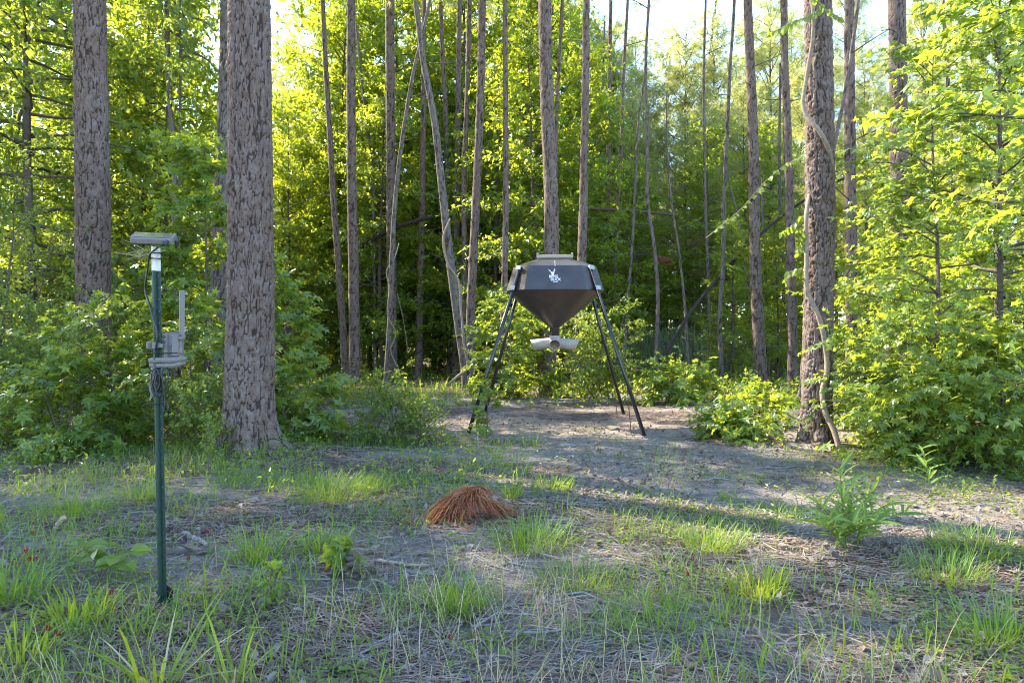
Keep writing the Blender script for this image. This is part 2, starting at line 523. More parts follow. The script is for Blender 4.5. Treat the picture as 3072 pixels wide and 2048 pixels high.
# ------------------------------------------------------------------ ground
def build_ground():
    def steps(segs):
        out = [segs[0][0]]
        for a, b, s in segs:
            n = max(1, int(round((b - a) / s)))
            out += list(np.linspace(a, b, n + 1)[1:])
        return np.array(out)
    xs = steps([(-300, -60, 60), (-60, -16, 4), (-16, -7, .5), (-7, 7, .085), (7, 16, .5), (16, 60, 4), (60, 300, 60)])
    ys = steps([(-60, -4, 8), (-4, 1.5, .5), (1.5, 11, .075), (11, 18, .22), (18, 40, 1.2), (40, 80, 5), (80, 400, 80)])
    X, Y = np.meshgrid(xs, ys)
    Z = ground_h(X, Y)
    near = (np.hypot(X, Y - 6) < 10)
    Z = Z + near * ((fbm(X * 5, Y * 5, 40, 4) - .5) * .05)
    nx, ny = len(xs), len(ys)
    V = np.stack([X, Y, Z], -1).reshape(-1, 3)
    i = np.arange(ny - 1)[:, None] * nx; j = np.arange(nx - 1)[None, :]
    Fq = np.stack([i + j, i + j + 1, i + nx + j + 1, i + nx + j], -1).reshape(-1, 4)
    x, y = V[:, 0], V[:, 1]
    a = {'straw': straw_mask(x, y), 'tan': np.exp(-(((x - .7) / 2.2) ** 2 + ((y - 10.2) / 1.7) ** 2)), 'wild': np.clip((y - 11.5) / 2.5 + (np.abs(x - .5) - 4.2) * .5, 0, 1)}
    me = mesh_np('ground', V, Fq, a, True)
    m, nt, out = new_mat('sandy_ground'); L = nt.links
    tc = N(nt, 'ShaderNodeTexCoord')
    def att(n): return N(nt, 'ShaderNodeAttribute', attribute_name=n).outputs['Fac']
    def noise(sc, det=6.0, ro=.6, stretch=None):
        n = N(nt, 'ShaderNodeTexNoise', Scale=sc, Detail=det, Roughness=ro)
        if stretch:
            mp = N(nt, 'ShaderNodeMapping'); mp.inputs['Scale'].default_value = stretch; mp.inputs['Rotation'].default_value = (0, 0, .5)
            L.new(tc.outputs['Object'], mp.inputs[0]); L.new(mp.outputs[0], n.inputs[0])
        else: L.new(tc.outputs['Object'], n.inputs[0])
        return n.outputs[0]
    n1, n2, n3, n4 = noise(9), noise(48, 10.0, .8), noise(34, 8.0, .75, (1, .22, 1)), noise(15, 8.0, .75)
    sand = ramp(nt, n2, [(.30, (.085, .07, .06)), (.47, (.235, .205, .178)), (.70, (.42, .38, .335))])
    tan = ramp(nt, n2, [(.28, (.17, .12, .08)), (.5, (.37, .28, .19)), (.75, (.52, .41, .29))])
    sand = mixc(nt, att('tan'), sand, tan)
    straw = ramp(nt, n3, [(.28, (.035, .028, .023)), (.5, (.125, .095, .072)), (.72, (.27, .215, .165))])
    wild = ramp(nt, n3, [(.3, (.035, .03, .018)), (.55, (.10, .075, .045)), (.75, (.17, .125, .08))])
    f = math_(nt, 'ADD', att('straw'), math_(nt, 'MULTIPLY', math_(nt, 'SUBTRACT', n1, .5), 1.6))
    c = mixc(nt, ramp(nt, f, [(.35, (0, 0, 0)), (.62, (1, 1, 1))]), sand, straw)
    c = mixc(nt, att('wild'), c, wild)
    c = mixc(nt, ramp(nt, n4, [(.52, (0, 0, 0)), (.66, (.75, .75, .75))]), c, (.085, .065, .05))
    p = N(nt, 'ShaderNodeBsdfPrincipled', Roughness=.95); p.inputs['Specular IOR Level'].default_value = .1
    L.new(c, p.inputs['Base Color'])
    hh = math_(nt, 'ADD', math_(nt, 'ADD', n2, math_(nt, 'MULTIPLY', n3, 1.2)), math_(nt, 'MULTIPLY', n4, 2.0))
    b = N(nt, 'ShaderNodeBump', Strength=1.0, Distance=.02); L.new(hh, b.inputs['Height']); L.new(b.outputs[0], p.inputs['Normal'])
    L.new(p.outputs[0], out.inputs[0])
    obj('ground', me, m, kind='structure')

def straw_mask(x, y):
    """1 = pine straw, 0 = bare sand"""
    n = fbm(x * .8 + 3, y * 1.1, 21, 4)
    s = .46 + (n - .5) * 2.6
    for cx, cy, rx, ry, k in ((-.6, 4.4, .7, .6, .8), (.9, 7.4, 1.9, 1.3, .55), (.7, 9.8, 2.0, 1.3, .9), (-3.6, 4.9, 1.3, .7, .5), (2.6, 4.8, 1.2, .9, .35), (-2.0, 5.9, .8, .6, .4), (-.2, 3.3, .9, .4, .4), (1.6, 2.9, .8, .3, .4)):
        s = s - k * np.exp(-(((x - cx) / rx) ** 2 + ((y - cy) / ry) ** 2))
    return np.clip(s + .12, 0, 1)

build_ground()

# ------------------------------------------------------------------ tree trunks with plated bark
def pnoise(x, y, seed, per):
    """value noise, periodic in x"""
    ix = np.floor(x); iy = np.floor(y); fx = x - ix; fy = y - iy
    fx = fx * fx * (3 - 2 * fx); fy = fy * fy * (3 - 2 * fy)
    i0 = np.mod(ix, per); i1 = np.mod(ix + 1, per)
    return (_h(i0, iy, seed) * (1 - fx) + _h(i1, iy, seed) * fx) * (1 - fy) + (_h(i0, iy + 1, seed) * (1 - fx) + _h(i1, iy + 1, seed) * fx) * fy

def sstep(x, a, b):
    t = np.clip((x - a) / (b - a), 0, 1); return t * t * (3 - 2 * t)

def relief(a, z, circ, w, h, seed):
    """w, h: usual width and height of a bark plate (m)"""
    t = a / (2 * math.pi)
    def pn(kw, kh, sd):
        n = max(3, int(round(circ / (w * kw))))
        return pnoise(t * n, z / (h * kh), seed + sd, n)
    warp = (pn(.6, .25, 3) - .5)
    def rid(kw, kh, sd, lo, hi):
        n = max(3, int(round(circ / (w * kw))))
        v = pnoise(t * n + warp * .35, z / (h * kh) + warp * .2, seed + sd, n) * .75 + pnoise(t * n * 2, z / (h * kh) * 2, seed + sd + 1, 2 * n) * .25
        return sstep(np.abs(v - .5), lo, hi)
    v1 = rid(.62, .85, 11, .006, .10)
    v2 = rid(.85, .70, 21, .004, .08)
    hz = rid(.95, .26, 31, .0, .07)
    rel = v1 * v2 * (.35 + .65 * hz)
    step = np.floor(pn(.7, .32, 41) * 6) / 6
    cell = .5 * step + .5 * pn(.7, .3, 51)
    return rel, cell

def trunk_mesh(name, path, rad, nseg, step, w, h, depth, flare, seed, zfine=1e9, knots=0):
    """path (n,3) rising; rad (n,). Fine rings up to zfine, coarse above"""
    z0, z1 = path[0, 2], path[-1, 2]
    zs = [np.arange(z0, min(z1, zfine), step)]
    if z1 > zfine: zs.append(np.linspace(zfine, z1, max(4, int((z1 - zfine) / .5))))
    zs = np.concatenate(zs)
    if zs[-1] < z1 - .05: zs = np.append(zs, z1)
    sm = catmull(path, 200); o = np.argsort(sm[:, 2])
    cx = np.interp(zs, sm[o, 2], sm[o, 0]); cy = np.interp(zs, sm[o, 2], sm[o, 1]); r = np.interp(zs, path[:, 2], rad)
    th = np.arange(nseg) * 2 * math.pi / nseg
    A, Z = np.meshgrid(th, zs)
    rel, cr = relief(A, Z, 2 * math.pi * rad[0], w, h, seed)
    fl = 1 + flare * np.exp(-np.clip(Z - z0 - .1, 0, None) / .15) * (.85 + .6 * np.cos(A * 5 + seed) + .35 * np.cos(A * 3 + seed * 2))
    fl = fl + .12 * flare * np.exp(-np.clip(Z - z0, 0, None) / .8)
    fine = (fbm(A * 8, Z * 22, seed + 3, 3) - .5)
    RR = r[:, None] * fl + depth * (rel - .7) + depth * 1.0 * (cr - .5) * rel + depth * .5 * fine + r[:, None] * (fbm(A * 1.2, Z * .7, seed + 8, 2) - .5) * .10
    rng = np.random.default_rng(seed)
    for k in range(knots):
        ka, kz = rng.random() * 6.28, rng.uniform(z0 + .4, min(z1, zfine))
        da = np.minimum(np.abs(A - ka), 6.283 - np.abs(A - ka)) * r[:, None]
        q = np.hypot(da, (Z - kz)) / .05
        RR = RR + .022 * np.exp(-(q - 1) ** 2 * 4) - .02 * np.exp(-q ** 2 * 3); rel = np.where(q < .75, rel * q, rel)
    V = np.stack([cx[:, None] + RR * np.cos(A), cy[:, None] + RR * np.sin(A), Z], -1).reshape(-1, 3)
    n = len(zs); i = np.arange(n - 1)[:, None] * nseg; j = np.arange(nseg)[None, :]; k = (j + 1) % nseg
    Fq = np.stack([i + j, i + k, i + nseg + k, i + nseg + j], -1).reshape(-1, 4)
    return mesh_np(name, V, Fq, {'relief': rel.ravel(), 'cell': cr.ravel()}, True)

PINECROWN = []
def build_pine_crowns():
    for v in range(2):
        rng = np.random.default_rng(700 + v)
        wood, LP, LR, LS = grow(rng, 6.0, .045, .05, 26, lambda f: 2.3 * (1 - f) ** .6 + .4, lambda f: .05 + .7 * f, 5, .5, 5, .27, spread=1, droop=.1, updir=.9, out=.2, wood_tw=False, limb_sides=4)
        tV, tF = needle_tuft(rng, 13, 1.0, .03)
        V, Fs = scatter(tV, tF, LP, LR, LS)
        g = Geo(); wV, wF = wood.out(); g.add(wV, wF); nf = sum(len(f) for f in wF)
        me_w = wood.mesh('limb'); me_c = mesh_np('crown', V, Fs)
        me_w.materials.append(M['twig']); me_c.materials.append(M['needle'])
        PINECROWN.append((me_w, me_c))
build_pine_crowns()

_tn = [0]
def trunk_tree(label, uv, D, wb, wt, top=15.0, crown=True, name='pine_tree', mat='bark', nseg=24, step=.05, cell=(.065, .26), depth=.011, flare=.25, knots=0, group=None, stubs=2, D1=None, cat='tree', crown_sc=1.0):
    """uv: picture points from the top down; wb / wt trunk width in photo pixels at foot / at the frame's top"""
    _tn[0] += 1; seed = 100 + _tn[0] * 7
    rng = np.random.default_rng(seed)
    if crown: top = max(top, EYE + .5 * D + 5.2 * crown_sc)
    uv = sorted(uv, key=lambda a: -a[1])
    Ds = [D] * len(uv) if D1 is None else list(np.linspace(D, D1, len(uv)))
    pts = [P(u, v, d) for (u, v), d in zip(uv, Ds)]
    rb, rt = wb * D / F / 2, wt * D / F / 2
    x0, y0 = pts[0][0], pts[0][1]
    zb = gz(x0, y0) - .12
    if pts[0][2] > zb + .05:
        sl = (pts[0] - pts[1]) if len(pts) > 1 else np.zeros(3)
        k = (pts[0][2] - zb) / max(abs(sl[2]), .3)
        pts.insert(0, np.array([x0 + sl[0] * k * .6, y0, zb]))
    else: pts[0][2] = zb
    zt = pts[-1][2]
    if top > zt + .5:
        d = pts[-1] - pts[-2]; d = d / d[2]
        for q in (.5, 1.0):
            hz = (top - zt) * q
            pts.append(np.array([pts[-2 if q == 1 else -1][0] if False else pts[-1][0] + d[0] * (top - zt) * .5 * .5, pts[-1][1], zt + hz]))
    pts = np.array(pts)
    base = np.array([pts[0][0], pts[0][1], zb + .12])
    z = pts[:, 2]
    rad = np.interp(z, [zb, max(zt, zb + 1), max(top, zt + .1)], [rb, rt, rt * (.5 if top > zt + 1 else 1)])
    t = thing(name, label, cat, base, 0, group)
    loc = pts - base
    me = trunk_mesh('trunk', loc, rad, nseg, step, cell[0], cell[1], depth, flare, seed, zfine=min(zt + .6, top) - base[2], knots=knots)
    obj('trunk', me, M[mat], t)
    sm = catmull(loc, 60)
    for q in range(stubs):
        zz = rng.uniform(2.5, max(zt, 4.0)); c = np.array([np.interp(zz, sm[:, 2], sm[:, k]) for k in range(3)])
        a = rng.random() * 6.28; l = rng.uniform(.15, .9) * (1 if rng.random() < .6 else 2)
        e = c + np.array([math.cos(a), math.sin(a), rng.uniform(-.2, .5)]) * l
        mid = (c + e) / 2 + rng.normal(size=3) * .06 * l
        obj('branch', Geo().add(*tube(catmull([c, mid, e], 6), np.linspace(.016, .005, 6), 5)), M['twig'], t)
    if crown:
        w_, c_ = PINECROWN[_tn[0] % 2]
        p = loc[-1]; s = crown_sc
        for nm, me in (('limb', w_), ('crown', c_)):
            o = obj(nm, me, None, t); o.location = (p[0], p[1], p[2] - 4.8 * s); o.rotation_euler = (0, 0, rng.random() * 6.28); o.scale = (s, s, s)
    return t

# --- the four big pines near the camera
trunk_tree('biggest pine, thick plated trunk with flared foot beside the green post', [(746, 0), (750, 500), (752, 900), (748, 1200), (748, 1372)], 7.1, 141, 118, 17, nseg=160, step=.0095, cell=(.043, .21), depth=.018, flare=.50, knots=5, stubs=0)
trunk_tree('pale straight pine with grey plates rising behind the leafy bushes left of the post', [(268, 0), (277, 500), (281, 967)], 10.0, 96, 86, 18, nseg=110, step=.0135, cell=(.048, .22), depth=.016, flare=.2, knots=6, stubs=0)
trunk_tree('dark grey pine half hidden behind the biggest pine trunk', [(708, 0), (700, 340), (682, 800), (674, 1000)], 11.5, 92, 82, 18, nseg=60, step=.025, cell=(.06, .2), depth=.015, mat='barkgrey', stubs=1)
trunk_tree('rugged dark pine wrapped by a thick pale woody vine', [(2453, 0), (2458, 320), (2460, 660), (2454, 1000), (2449, 1331)], 8.0, 86, 74, 17, nseg=110, step=.011, cell=(.040, .17), depth=.020, flare=.42, knots=3, stubs=0)
trunk_tree('sunlit-edged grey pine standing among the sweetgum leaves at the far right', [(2691, 0), (2695, 326), (2695, 653), (2685, 980)], 12.0, 52, 47, 17, nseg=56, step=.03, cell=(.05, .2), depth=.015, knots=3)

# --- pines of the middle distance, each traced from its own trunk
trunk_tree('slim pine leaning gently, just beside the straighter dark pine', [(968, 0), (978, 210), (986, 344), (1001, 600), (1018, 830), (1034, 1080)], 21, 22, 13)
trunk_tree('straight dark pine, second trunk to the right of the biggest pine', [(1053, 0), (1056, 600), (1060, 780), (1064, 1109)], 20, 34, 24, knots=3)
trunk_tree('thin leaning stem curving behind the straight dark pine', [(1070, 76), (1083, 214), (1102, 382), (1116, 500), (1122, 800)], 24, 11, 8, 11, crown=False, nseg=10, step=.1, mat='barkgrey')
trunk_tree('leaf-draped pine trunk crossed low down by the leaning dark stem', [(1169, 0), (1171, 268), (1173, 600), (1177, 1100)], 22.5, 30, 27, knots=2)
trunk_tree('dark slender stem leaning right and touching the forked pale trunk high up', [(1290, 0), (1265, 115), (1246, 191), (1221, 325), (1186, 600), (1175, 791), (1169, 983), (1159, 1150)], 18, 18, 9, 9.5, crown=False, mat='barkgrey', nseg=16, name='leaning_tree', depth=.006)
trunk_tree('bowed pale trunk leaning left, with a vine clinging to its lower half', [(1246, 0), (1259, 96), (1270, 184), (1297, 325), (1330, 600), (1347, 753), (1370, 925), (1403, 1155)], 16.5, 32, 15, 9.5, crown=False, mat='barkgrey', name='leaning_tree', stubs=3)
trunk_tree('thin dark pine standing behind the top of the bowed pale trunk', [(1321, 0), (1331, 228), (1337, 353), (1343, 700)], 26, 14, 13, nseg=12, step=.1)
trunk_tree('slender pine close behind the straight pine with a sunlit edge', [(1409, 0), (1400, 326), (1393, 522), (1393, 830), (1389, 1090)], 22, 17, 14, nseg=16)
trunk_tree('dark pine deep in shade behind the bowed pale trunk', [(1378, 0), (1372, 500), (1368, 900), (1366, 1090)], 25, 20, 14, nseg=14, step=.08)
trunk_tree('dark pine deep in shade between two vine-hung trunks', [(1270, 330), (1266, 640), (1260, 900), (1256, 1090)], 24, 24, 16, nseg=14, step=.08)
trunk_tree('straight grey pine with a sunlit edge right beside the bowed trunk', [(1447, 0), (1442, 261), (1432, 522), (1419, 784), (1411, 1024), (1412, 1100)], 19, 28, 22, knots=4)
trunk_tree('slim straight pine passing just behind the hopper legs on the bowed trunk side', [(1515, 0), (1517, 326), (1517, 653), (1512, 914), (1504, 1168)], 17.5, 21, 14, nseg=18)
trunk_tree('reddish pine rising directly behind the feeder hopper', [(1634, 0), (1641, 326), (1651, 522), (1654, 758), (1645, 1080), (1636, 1187)], 15, 48, 37, nseg=44, step=.035, flare=.3, knots=3)
trunk_tree('thin stem tight against the reddish pine behind the feeder', [(1687, 0), (1677, 196), (1669, 366), (1664, 800)], 20, 13, 11, nseg=12, step=.1)
trunk_tree('grey pine coming out behind the right shoulder of the hopper', [(1759, 0), (1754, 392), (1749, 653), (1742, 849), (1735, 985), (1728, 1130)], 18, 31, 20, nseg=26, knots=3)
for lab, uv, D, wb, wt, tp, cr in (
    ('brown stem with a pale lit flank, first trunk beyond the right feeder legs', [(1832, 0), (1827, 261), (1824, 588), (1817, 900), (1818, 1090)], 24, 17, 12, 13, True),
    ('slim stem with lit bark patches, second trunk beyond the right feeder legs', [(1883, 0), (1870, 228), (1863, 457), (1851, 657), (1843, 906), (1838, 1090)], 23, 14, 9, 13, True),
    ('thin sapling stem slanting behind the grey pine near the hopper', [(1814, 65), (1801, 326), (1775, 555), (1766, 800)], 24, 8, 6, 9, False),
    ('wavy pale sapling stem standing by the foot of the propped dead trunk', [(1947, 0), (1937, 191), (1941, 382), (1943, 600), (1964, 753), (1973, 868), (1967, 1090)], 19, 13, 8, 9.8, False),
    ('thin dark sapling stem leaning toward the wavy pale one', [(1932, 245), (1918, 344), (1904, 590), (1895, 753), (1881, 925), (1874, 1080)], 20, 11, 6, 8.6, False),
    ('whip-thin bent sapling crossing the propped dead trunk low down', [(1999, 275), (2002, 440), (2014, 600), (2034, 734), (2052, 887), (2065, 1097)], 18.5, 10, 4, 8.2, False),
    ('very straight thin pole pine in the middle of the pale needle thicket', [(2117, 0), (2112, 191), (2112, 382), (2116, 600), (2124, 830), (2132, 1086)], 20, 11, 7, 11, False),
    ('dark crooked-footed stem carrying bright maple-like sprays', [(2203, 0), (2190, 210), (2182, 382), (2172, 600), (2167, 830), (2159, 944), (2163, 1090)], 18, 15, 9, 11, False),
    ('thin stem leaning just left of the dark pine near the vine-wrapped one', [(2190, 560), (2212, 640), (2239, 830), (2254, 1060)], 20, 11, 7, 6, False),
    ('short pale stem behind the dark pine near the vine-wrapped one', [(2288, 640), (2297, 850), (2304, 1097)], 20, 9, 7, 6, False),
    ('thin shaded pole between the two dark pines near the vine-wrapped one', [(2341, 191), (2339, 600), (2350, 868), (2358, 1060)], 21, 10, 7, 9.5, False),
    ('dark thin stem swaying among the sweetgum sprays at the far right', [(2829, 0), (2845, 261), (2858, 522), (2866, 800)], 14, 13, 10, 10, True),
    ('thin dark trunk rising through the bright yellow-green leaves at the left', [(500, 0), (504, 200), (520, 446), (526, 700)], 11.8, 19, 14, 13, False),
):
    trunk_tree(lab, uv, D, wb, wt, tp, crown=cr, nseg=12, step=.08, cell=(.05, .12), depth=.006, mat='barkgrey' if not cr else 'bark', name='pine_tree' if cr else 'sapling_tree', stubs=3, crown_sc=.7)
trunk_tree('dark straight pine standing left of the vine-wrapped pine', [(2243, 0), (2251, 191), (2259, 382), (2262, 600), (2266, 790), (2274, 983), (2283, 1117)], 17, 36, 25, knots=3)
trunk_tree('brown pine just beside the vine-wrapped pine, partly behind its leaves', [(2352, 0), (2354, 191), (2362, 382), (2368, 600), (2373, 830), (2377, 1078), (2375, 1180)], 16.5, 31, 20, knots=2)
trunk_tree('dark grey pine between the vine-wrapped pine and the sunlit-edged one', [(2548, 0), (2550, 457), (2554, 914), (2554, 1080)], 15, 36, 28, knots=3)
trunk_tree('pale thin stem leaning across behind the vine-wrapped pine', [(2574, 0), (2531, 294), (2499, 457), (2440, 800)], 13, 12, 10, 8.5, crown=False, mat='barkgrey', nseg=12, name='sapling_tree')

# --- fallen and propped dead trunks
def log_thing(name, label, pts, r0, r1, mat, n=40, sides=10, cat='fallen trunk', bump=.12, group=None):
    rng = np.random.default_rng(len(label) * 13 + 1)
    sm = catmull(pts, n)
    t = thing(name, label, cat, sm[0], 0, group)
    loc = sm - sm[0]
    obj('log' if r0 > .03 else 'stem', Geo().add(*tube(loc, np.linspace(r0, r1, n), sides, True, rng, bump)).mesh('trunk', True), M[mat], t)
    return t
log_thing('dead_log', 'long dead trunk propped at a slant behind the dark pine', [P(1985, 1080, 17.5), P(2055, 960, 17.9), P(2163, 826, 18.4), P(2251, 730, 18.8), P(2354, 642, 19.2), P(2412, 600, 19.5), P(2680, 468, 20.5)], .055, .035, 'barkgrey')
log_thing('dead_log', 'grey broken trunk hung up between pines and pointing up to the right', [P(1060, 752, 23), P(1144, 703, 23), P(1194, 680, 23), P(1298, 650, 23)], .075, .07, 'barkgrey', bump=.2)
log_thing('dead_log', 'level dead pole lodged across the stems behind the feeder', [P(1690, 620, 22), P(1800, 627, 22), P(1895, 632, 22.2), P(2028, 646, 22.5)], .05, .04, 'twig')
log_thing('dead_log', 'grey slanting dead trunk in the shade beyond the biggest pine', [P(838, 1060, 19), P(862, 990, 19.3), P(900, 930, 19.6)], .12, .10, 'barkgrey')

# --- woody vines
def vine(label, pts, r0, r1, rootname='woody_vine', n=80, group=None):
    return log_thing(rootname, label, pts, r0, r1, 'liana', n, 8, 'vine', .12, group)
D_ = 7.85
vine('thick pale vine crossing the upper trunk of the rugged pine', [P(2425, -60, D_), P(2440, 52, D_ - .06), P(2438, 118, D_ - .05), P(2420, 230, D_), P(2412, 330, D_), P(2466, 405, D_ - .1), P(2494, 478, D_ + .02), P(2497, 560, D_ + .12), P(2480, 640, 8.2)], .022, .026)
vine('thick pale vine on the lower trunk of the rugged pine, leaning off its foot', [P(2432, 560, 8.05), P(2419, 650, D_), P(2420, 760, D_), P(2424, 880, D_ - .02), P(2456, 950, D_ - .08), P(2474, 1024, D_ - .08), P(2481, 1105, D_ - .07), P(2467, 1190, D_ - .1), P(2478, 1240, D_ - .13), P(2500, 1286, D_ - .2), P(2518, 1345, D_ - .25)], .024, .032)
vine('pale vine looping down the bowed trunk to the ground', [P(1350, 657, 16.3), P(1331, 705, 16.25), P(1343, 790, 16.3), P(1374, 838, 16.2), P(1383, 925, 16.2), P(1392, 1030, 16.1), P(1400, 1108, 16.1), P(1376, 1126, 15.9), P(1342, 1155, 15.7)], .022, .03)
vine('thin twisted vine dangling beside the leaf-draped pine', [P(1197, 730, 18.2), P(1183, 775, 18), P(1160, 812, 18), P(1168, 858, 17.9), P(1164, 950, 17.9), P(1187, 1000, 17.9), P(1172, 1050, 17.9), P(1190, 1098, 17.9)], .012, .018)
vine('hair-thin vine hanging free in the dark gap', [P(1192, 880, 20), P(1210, 960, 20), P(1218, 1010, 20), P(1224, 1062, 20)], .008, .01)

# ------------------------------------------------------------------ deer feeder
def build_feeder():
    cx, cy = .62, 9.92
    t = thing('deer_feeder', 'dark brown deer feeder hopper on four black legs, BOSS BUCK printed on its front', 'deer feeder', (cx, cy, 0), R(-3))
    brown = plain_mat('brown_painted_steel', (.046, .034, .027), .30, 0, .25, 5, 0, .6)
    black = plain_mat('black_painted_steel', (.018, .018, .02), .28, 0, .1, 12, 0, .6)
    galv = plain_mat('galvanised_plate', (.40, .41, .42), .5, .35, .08, 40)
    pvc = plain_mat('beige_plastic_pipe', (.36, .32, .275), .55, 0, .1, 14, 0, .4)
    white = plain_mat('white_print', (.82, .82, .84), .5, 0, .02)
    corn = plain_mat('corn_feed', (.42, .30, .12), .8, 0, .3, 60)
    def octo(a, f, z):
        return [(-f, -a, z), (f, -a, z), (a, -f, z), (a, f, z), (f, a, z), (-f, a, z), (-a, f, z), (-a, -f, z)]
    zb, zt = 1.907, 2.248
    ab, fb, at, ft = .677, .421, .575, .361
    # side shell: facets with subdivided, slightly bulging sheet metal
    def loft(rings, nd=6):
        """rings of 8 corners -> finer loops so that each facet may bow a little"""
        V = []; Fq = []
        for ri, (ring, bow) in enumerate(rings):
            for i in range(8):
                a = np.array(ring[i]); b = np.array(ring[(i + 1) % 8])
                mid = (a + b) / 2; o = np.array([mid[0], mid[1], 0]); o /= max(np.linalg.norm(o), 1e-6)
                for k in range(nd):
                    s = k / nd
                    V.append(a + (b - a) * s + o * bow * 4 * s * (1 - s) * np.linalg.norm(b - a))
        n = 8 * nd
        for r in range(len(rings) - 1):
            for i in range(n):
                j = (i + 1) % n
                Fq.append((r * n + i, r * n + j, (r + 1) * n + j, (r + 1) * n + i))
        return np.array(V), [np.array(Fq)]
    V, Fs = loft([(octo(ab - .004, fb, zb - .012), .015), (octo(ab, fb, zb), .015), (octo(ab - .004, fb - .002, zb + .012), .015), (octo((ab + at) / 2, (fb + ft) / 2, (zb + zt) / 2), .02), (octo(at + .004, ft, zt - .01), .02), (octo(at - .012, ft - .008, zt), .02)])
    obj('barrel', mesh_np('barrel', V, Fs, smooth=False), brown, t)
    V, Fs = loft([(octo(at - .012, ft - .008, zt), .02), (octo(.42, .25, 2.315), .01), (octo(.25, .15, 2.375), 0)])
    obj('roof', mesh_np('roof', V, Fs), brown, t)
    # cone: octagon morphs into the round neck
    nd = 6; n = 8 * nd; rows = []
    oc = np.array(octo(ab - .004, fb, zb - .012)); loop = []
    for i in range(8):
        for k in range(nd): loop.append(oc[i] + (oc[(i + 1) % 8] - oc[i]) * k / nd)
    loop = np.array(loop); ang = np.arctan2(loop[:, 1], loop[:, 0]); cz = 1.403
    for s in np.linspace(0, 1, 12):
        w = min(1, s * 3.0)
        rr = .074 + (np.hypot(loop[:, 0], loop[:, 1]) - .074) * (1 - s)
        rc = .074 + (.69 - .074) * (1 - s)
        q = rr * (1 - w) + rc * w * np.where(s > .9, 1, 1)
        rows.append(np.stack([np.cos(ang) * q, np.sin(ang) * q, np.full(n, (zb - .012) + (cz - zb + .012) * s)], 1))
    V = np.concatenate(rows); Fq = []
    for r in range(11):
        for i in range(n):
            j = (i + 1) % n; Fq.append((r * n + j, r * n + i, (r + 1) * n + i, (r + 1) * n + j))
    obj('cone', mesh_np('cone', V, np.array(Fq), smooth=True), brown, t)
    obj('neck', Geo().add(*tube([(0, 0, 1.415), (0, 0, 1.40), (0, 0, 1.23)], [.078, .071, .070], 24)).mesh('neck', True), brown, t)
    # lid
    g = Geo().add(*box(.50, .46, .075, (0, 0, 2.372), .008))
    lid = obj('lid', g.mesh('lid'), brown, t)
    g = Geo().add(*box(.516, .018, .046, (0, -.243, 2.405), .004)).add(*box(.03, .02, .026, (-.243, -.243, 2.440), .004)).add(*box(.03, .02, .026, (.243, -.243, 2.440), .004))
    tanm = plain_mat('tan_painted_lip', (.34, .27, .21), .45, 0, .1, 14)
    obj('lid_rim', g.mesh('lid_rim'), tanm, lid)
    obj('hasp', Geo().add(*box(.075, .01, .075, (0, -.2365, 2.345), .003)).mesh('hasp'), plain_mat('dull_steel', (.20, .19, .19), .4, .6), lid)
    a = np.linspace(0, 2 * math.pi, 26)
    obj('carabiner', Geo().add(*tube(np.stack([.011 * np.cos(a), -.605 + 0 * a - .004, 2.262 + .032 * np.sin(a)], 1), .0038, 6, False)).mesh('carabiner', True), galv, t)
    # spout head: three mitred pipes
    hp = thing_part('spout_head', t, Geo().add(*tube([(0, 0, 1.285), (0, 0, 1.275), (0, 0, 1.235), (0, 0, 1.13), (0, 0, 1.085)], [.075, .081, .083, .080, .055], 24)).mesh('spout_head', True), pvc)
    def spout(az, L=.325):
        d = np.array([math.cos(az), math.sin(az), -.11]); d /= np.linalg.norm(d)
        s = np.array([-math.sin(az), math.cos(az), 0]); u = np.cross(s, d) * -1
        if u[2] < 0: u = -u
        ro, ri = .078, .070; m = 28; th = np.arange(m) * 2 * math.pi / m
        c0 = np.array([0, 0, 1.185])
        def ring(dist, r, mitre):
            return np.array([c0 + d * (dist + mitre * math.sin(a) * .34 * r) + (s * math.cos(a) + u * math.sin(a)) * r for a in th])
        rows = [ring(.03, ro * .98, 0), ring(L * .5, ro, 0), ring(L, ro + .002, 1), ring(L - .001, ri, 1), ring(.10, ri, 0)]
        V = np.concatenate(rows); Fq = []
        for r in range(4):
            for i in range(m):
                j = (i + 1) % m; Fq.append((r * m + i, r * m + j, (r + 1) * m + j, (r + 1) * m + i))
        V = np.vstack([V, c0 + d * .10]); k = len(V) - 1
        return V, [np.array(Fq), np.array([(4 * m + i, 4 * m + (i + 1) % m, k) for i in range(m)])], (c0, d, s, u)
    for az, L in ((R(180), .325), (R(0), .325), (R(-90), .30)):
        V, Fs, fr = spout(az, L)
        obj('spout', mesh_np('spout', V, Fs, smooth=True), pvc, hp)
        c0, d, s, u = fr; rng = np.random.default_rng(9)
        n = 90; pos = c0 + d * rng.uniform(.17, L - .03, n)[:, None] + s * rng.uniform(-.055, .055, n)[:, None]
        pos = pos + u * (-.045 + rng.uniform(-.014, .014, n))[:, None]
        V, Fs = scatter(*[x for x in box(1, .7, .5)], pos, frames(unit(rng, n), unit(rng, n)), np.full(n, .011))
        obj('feed_corn', mesh_np('feed_corn', V, Fs), corn, hp, kind='stuff')
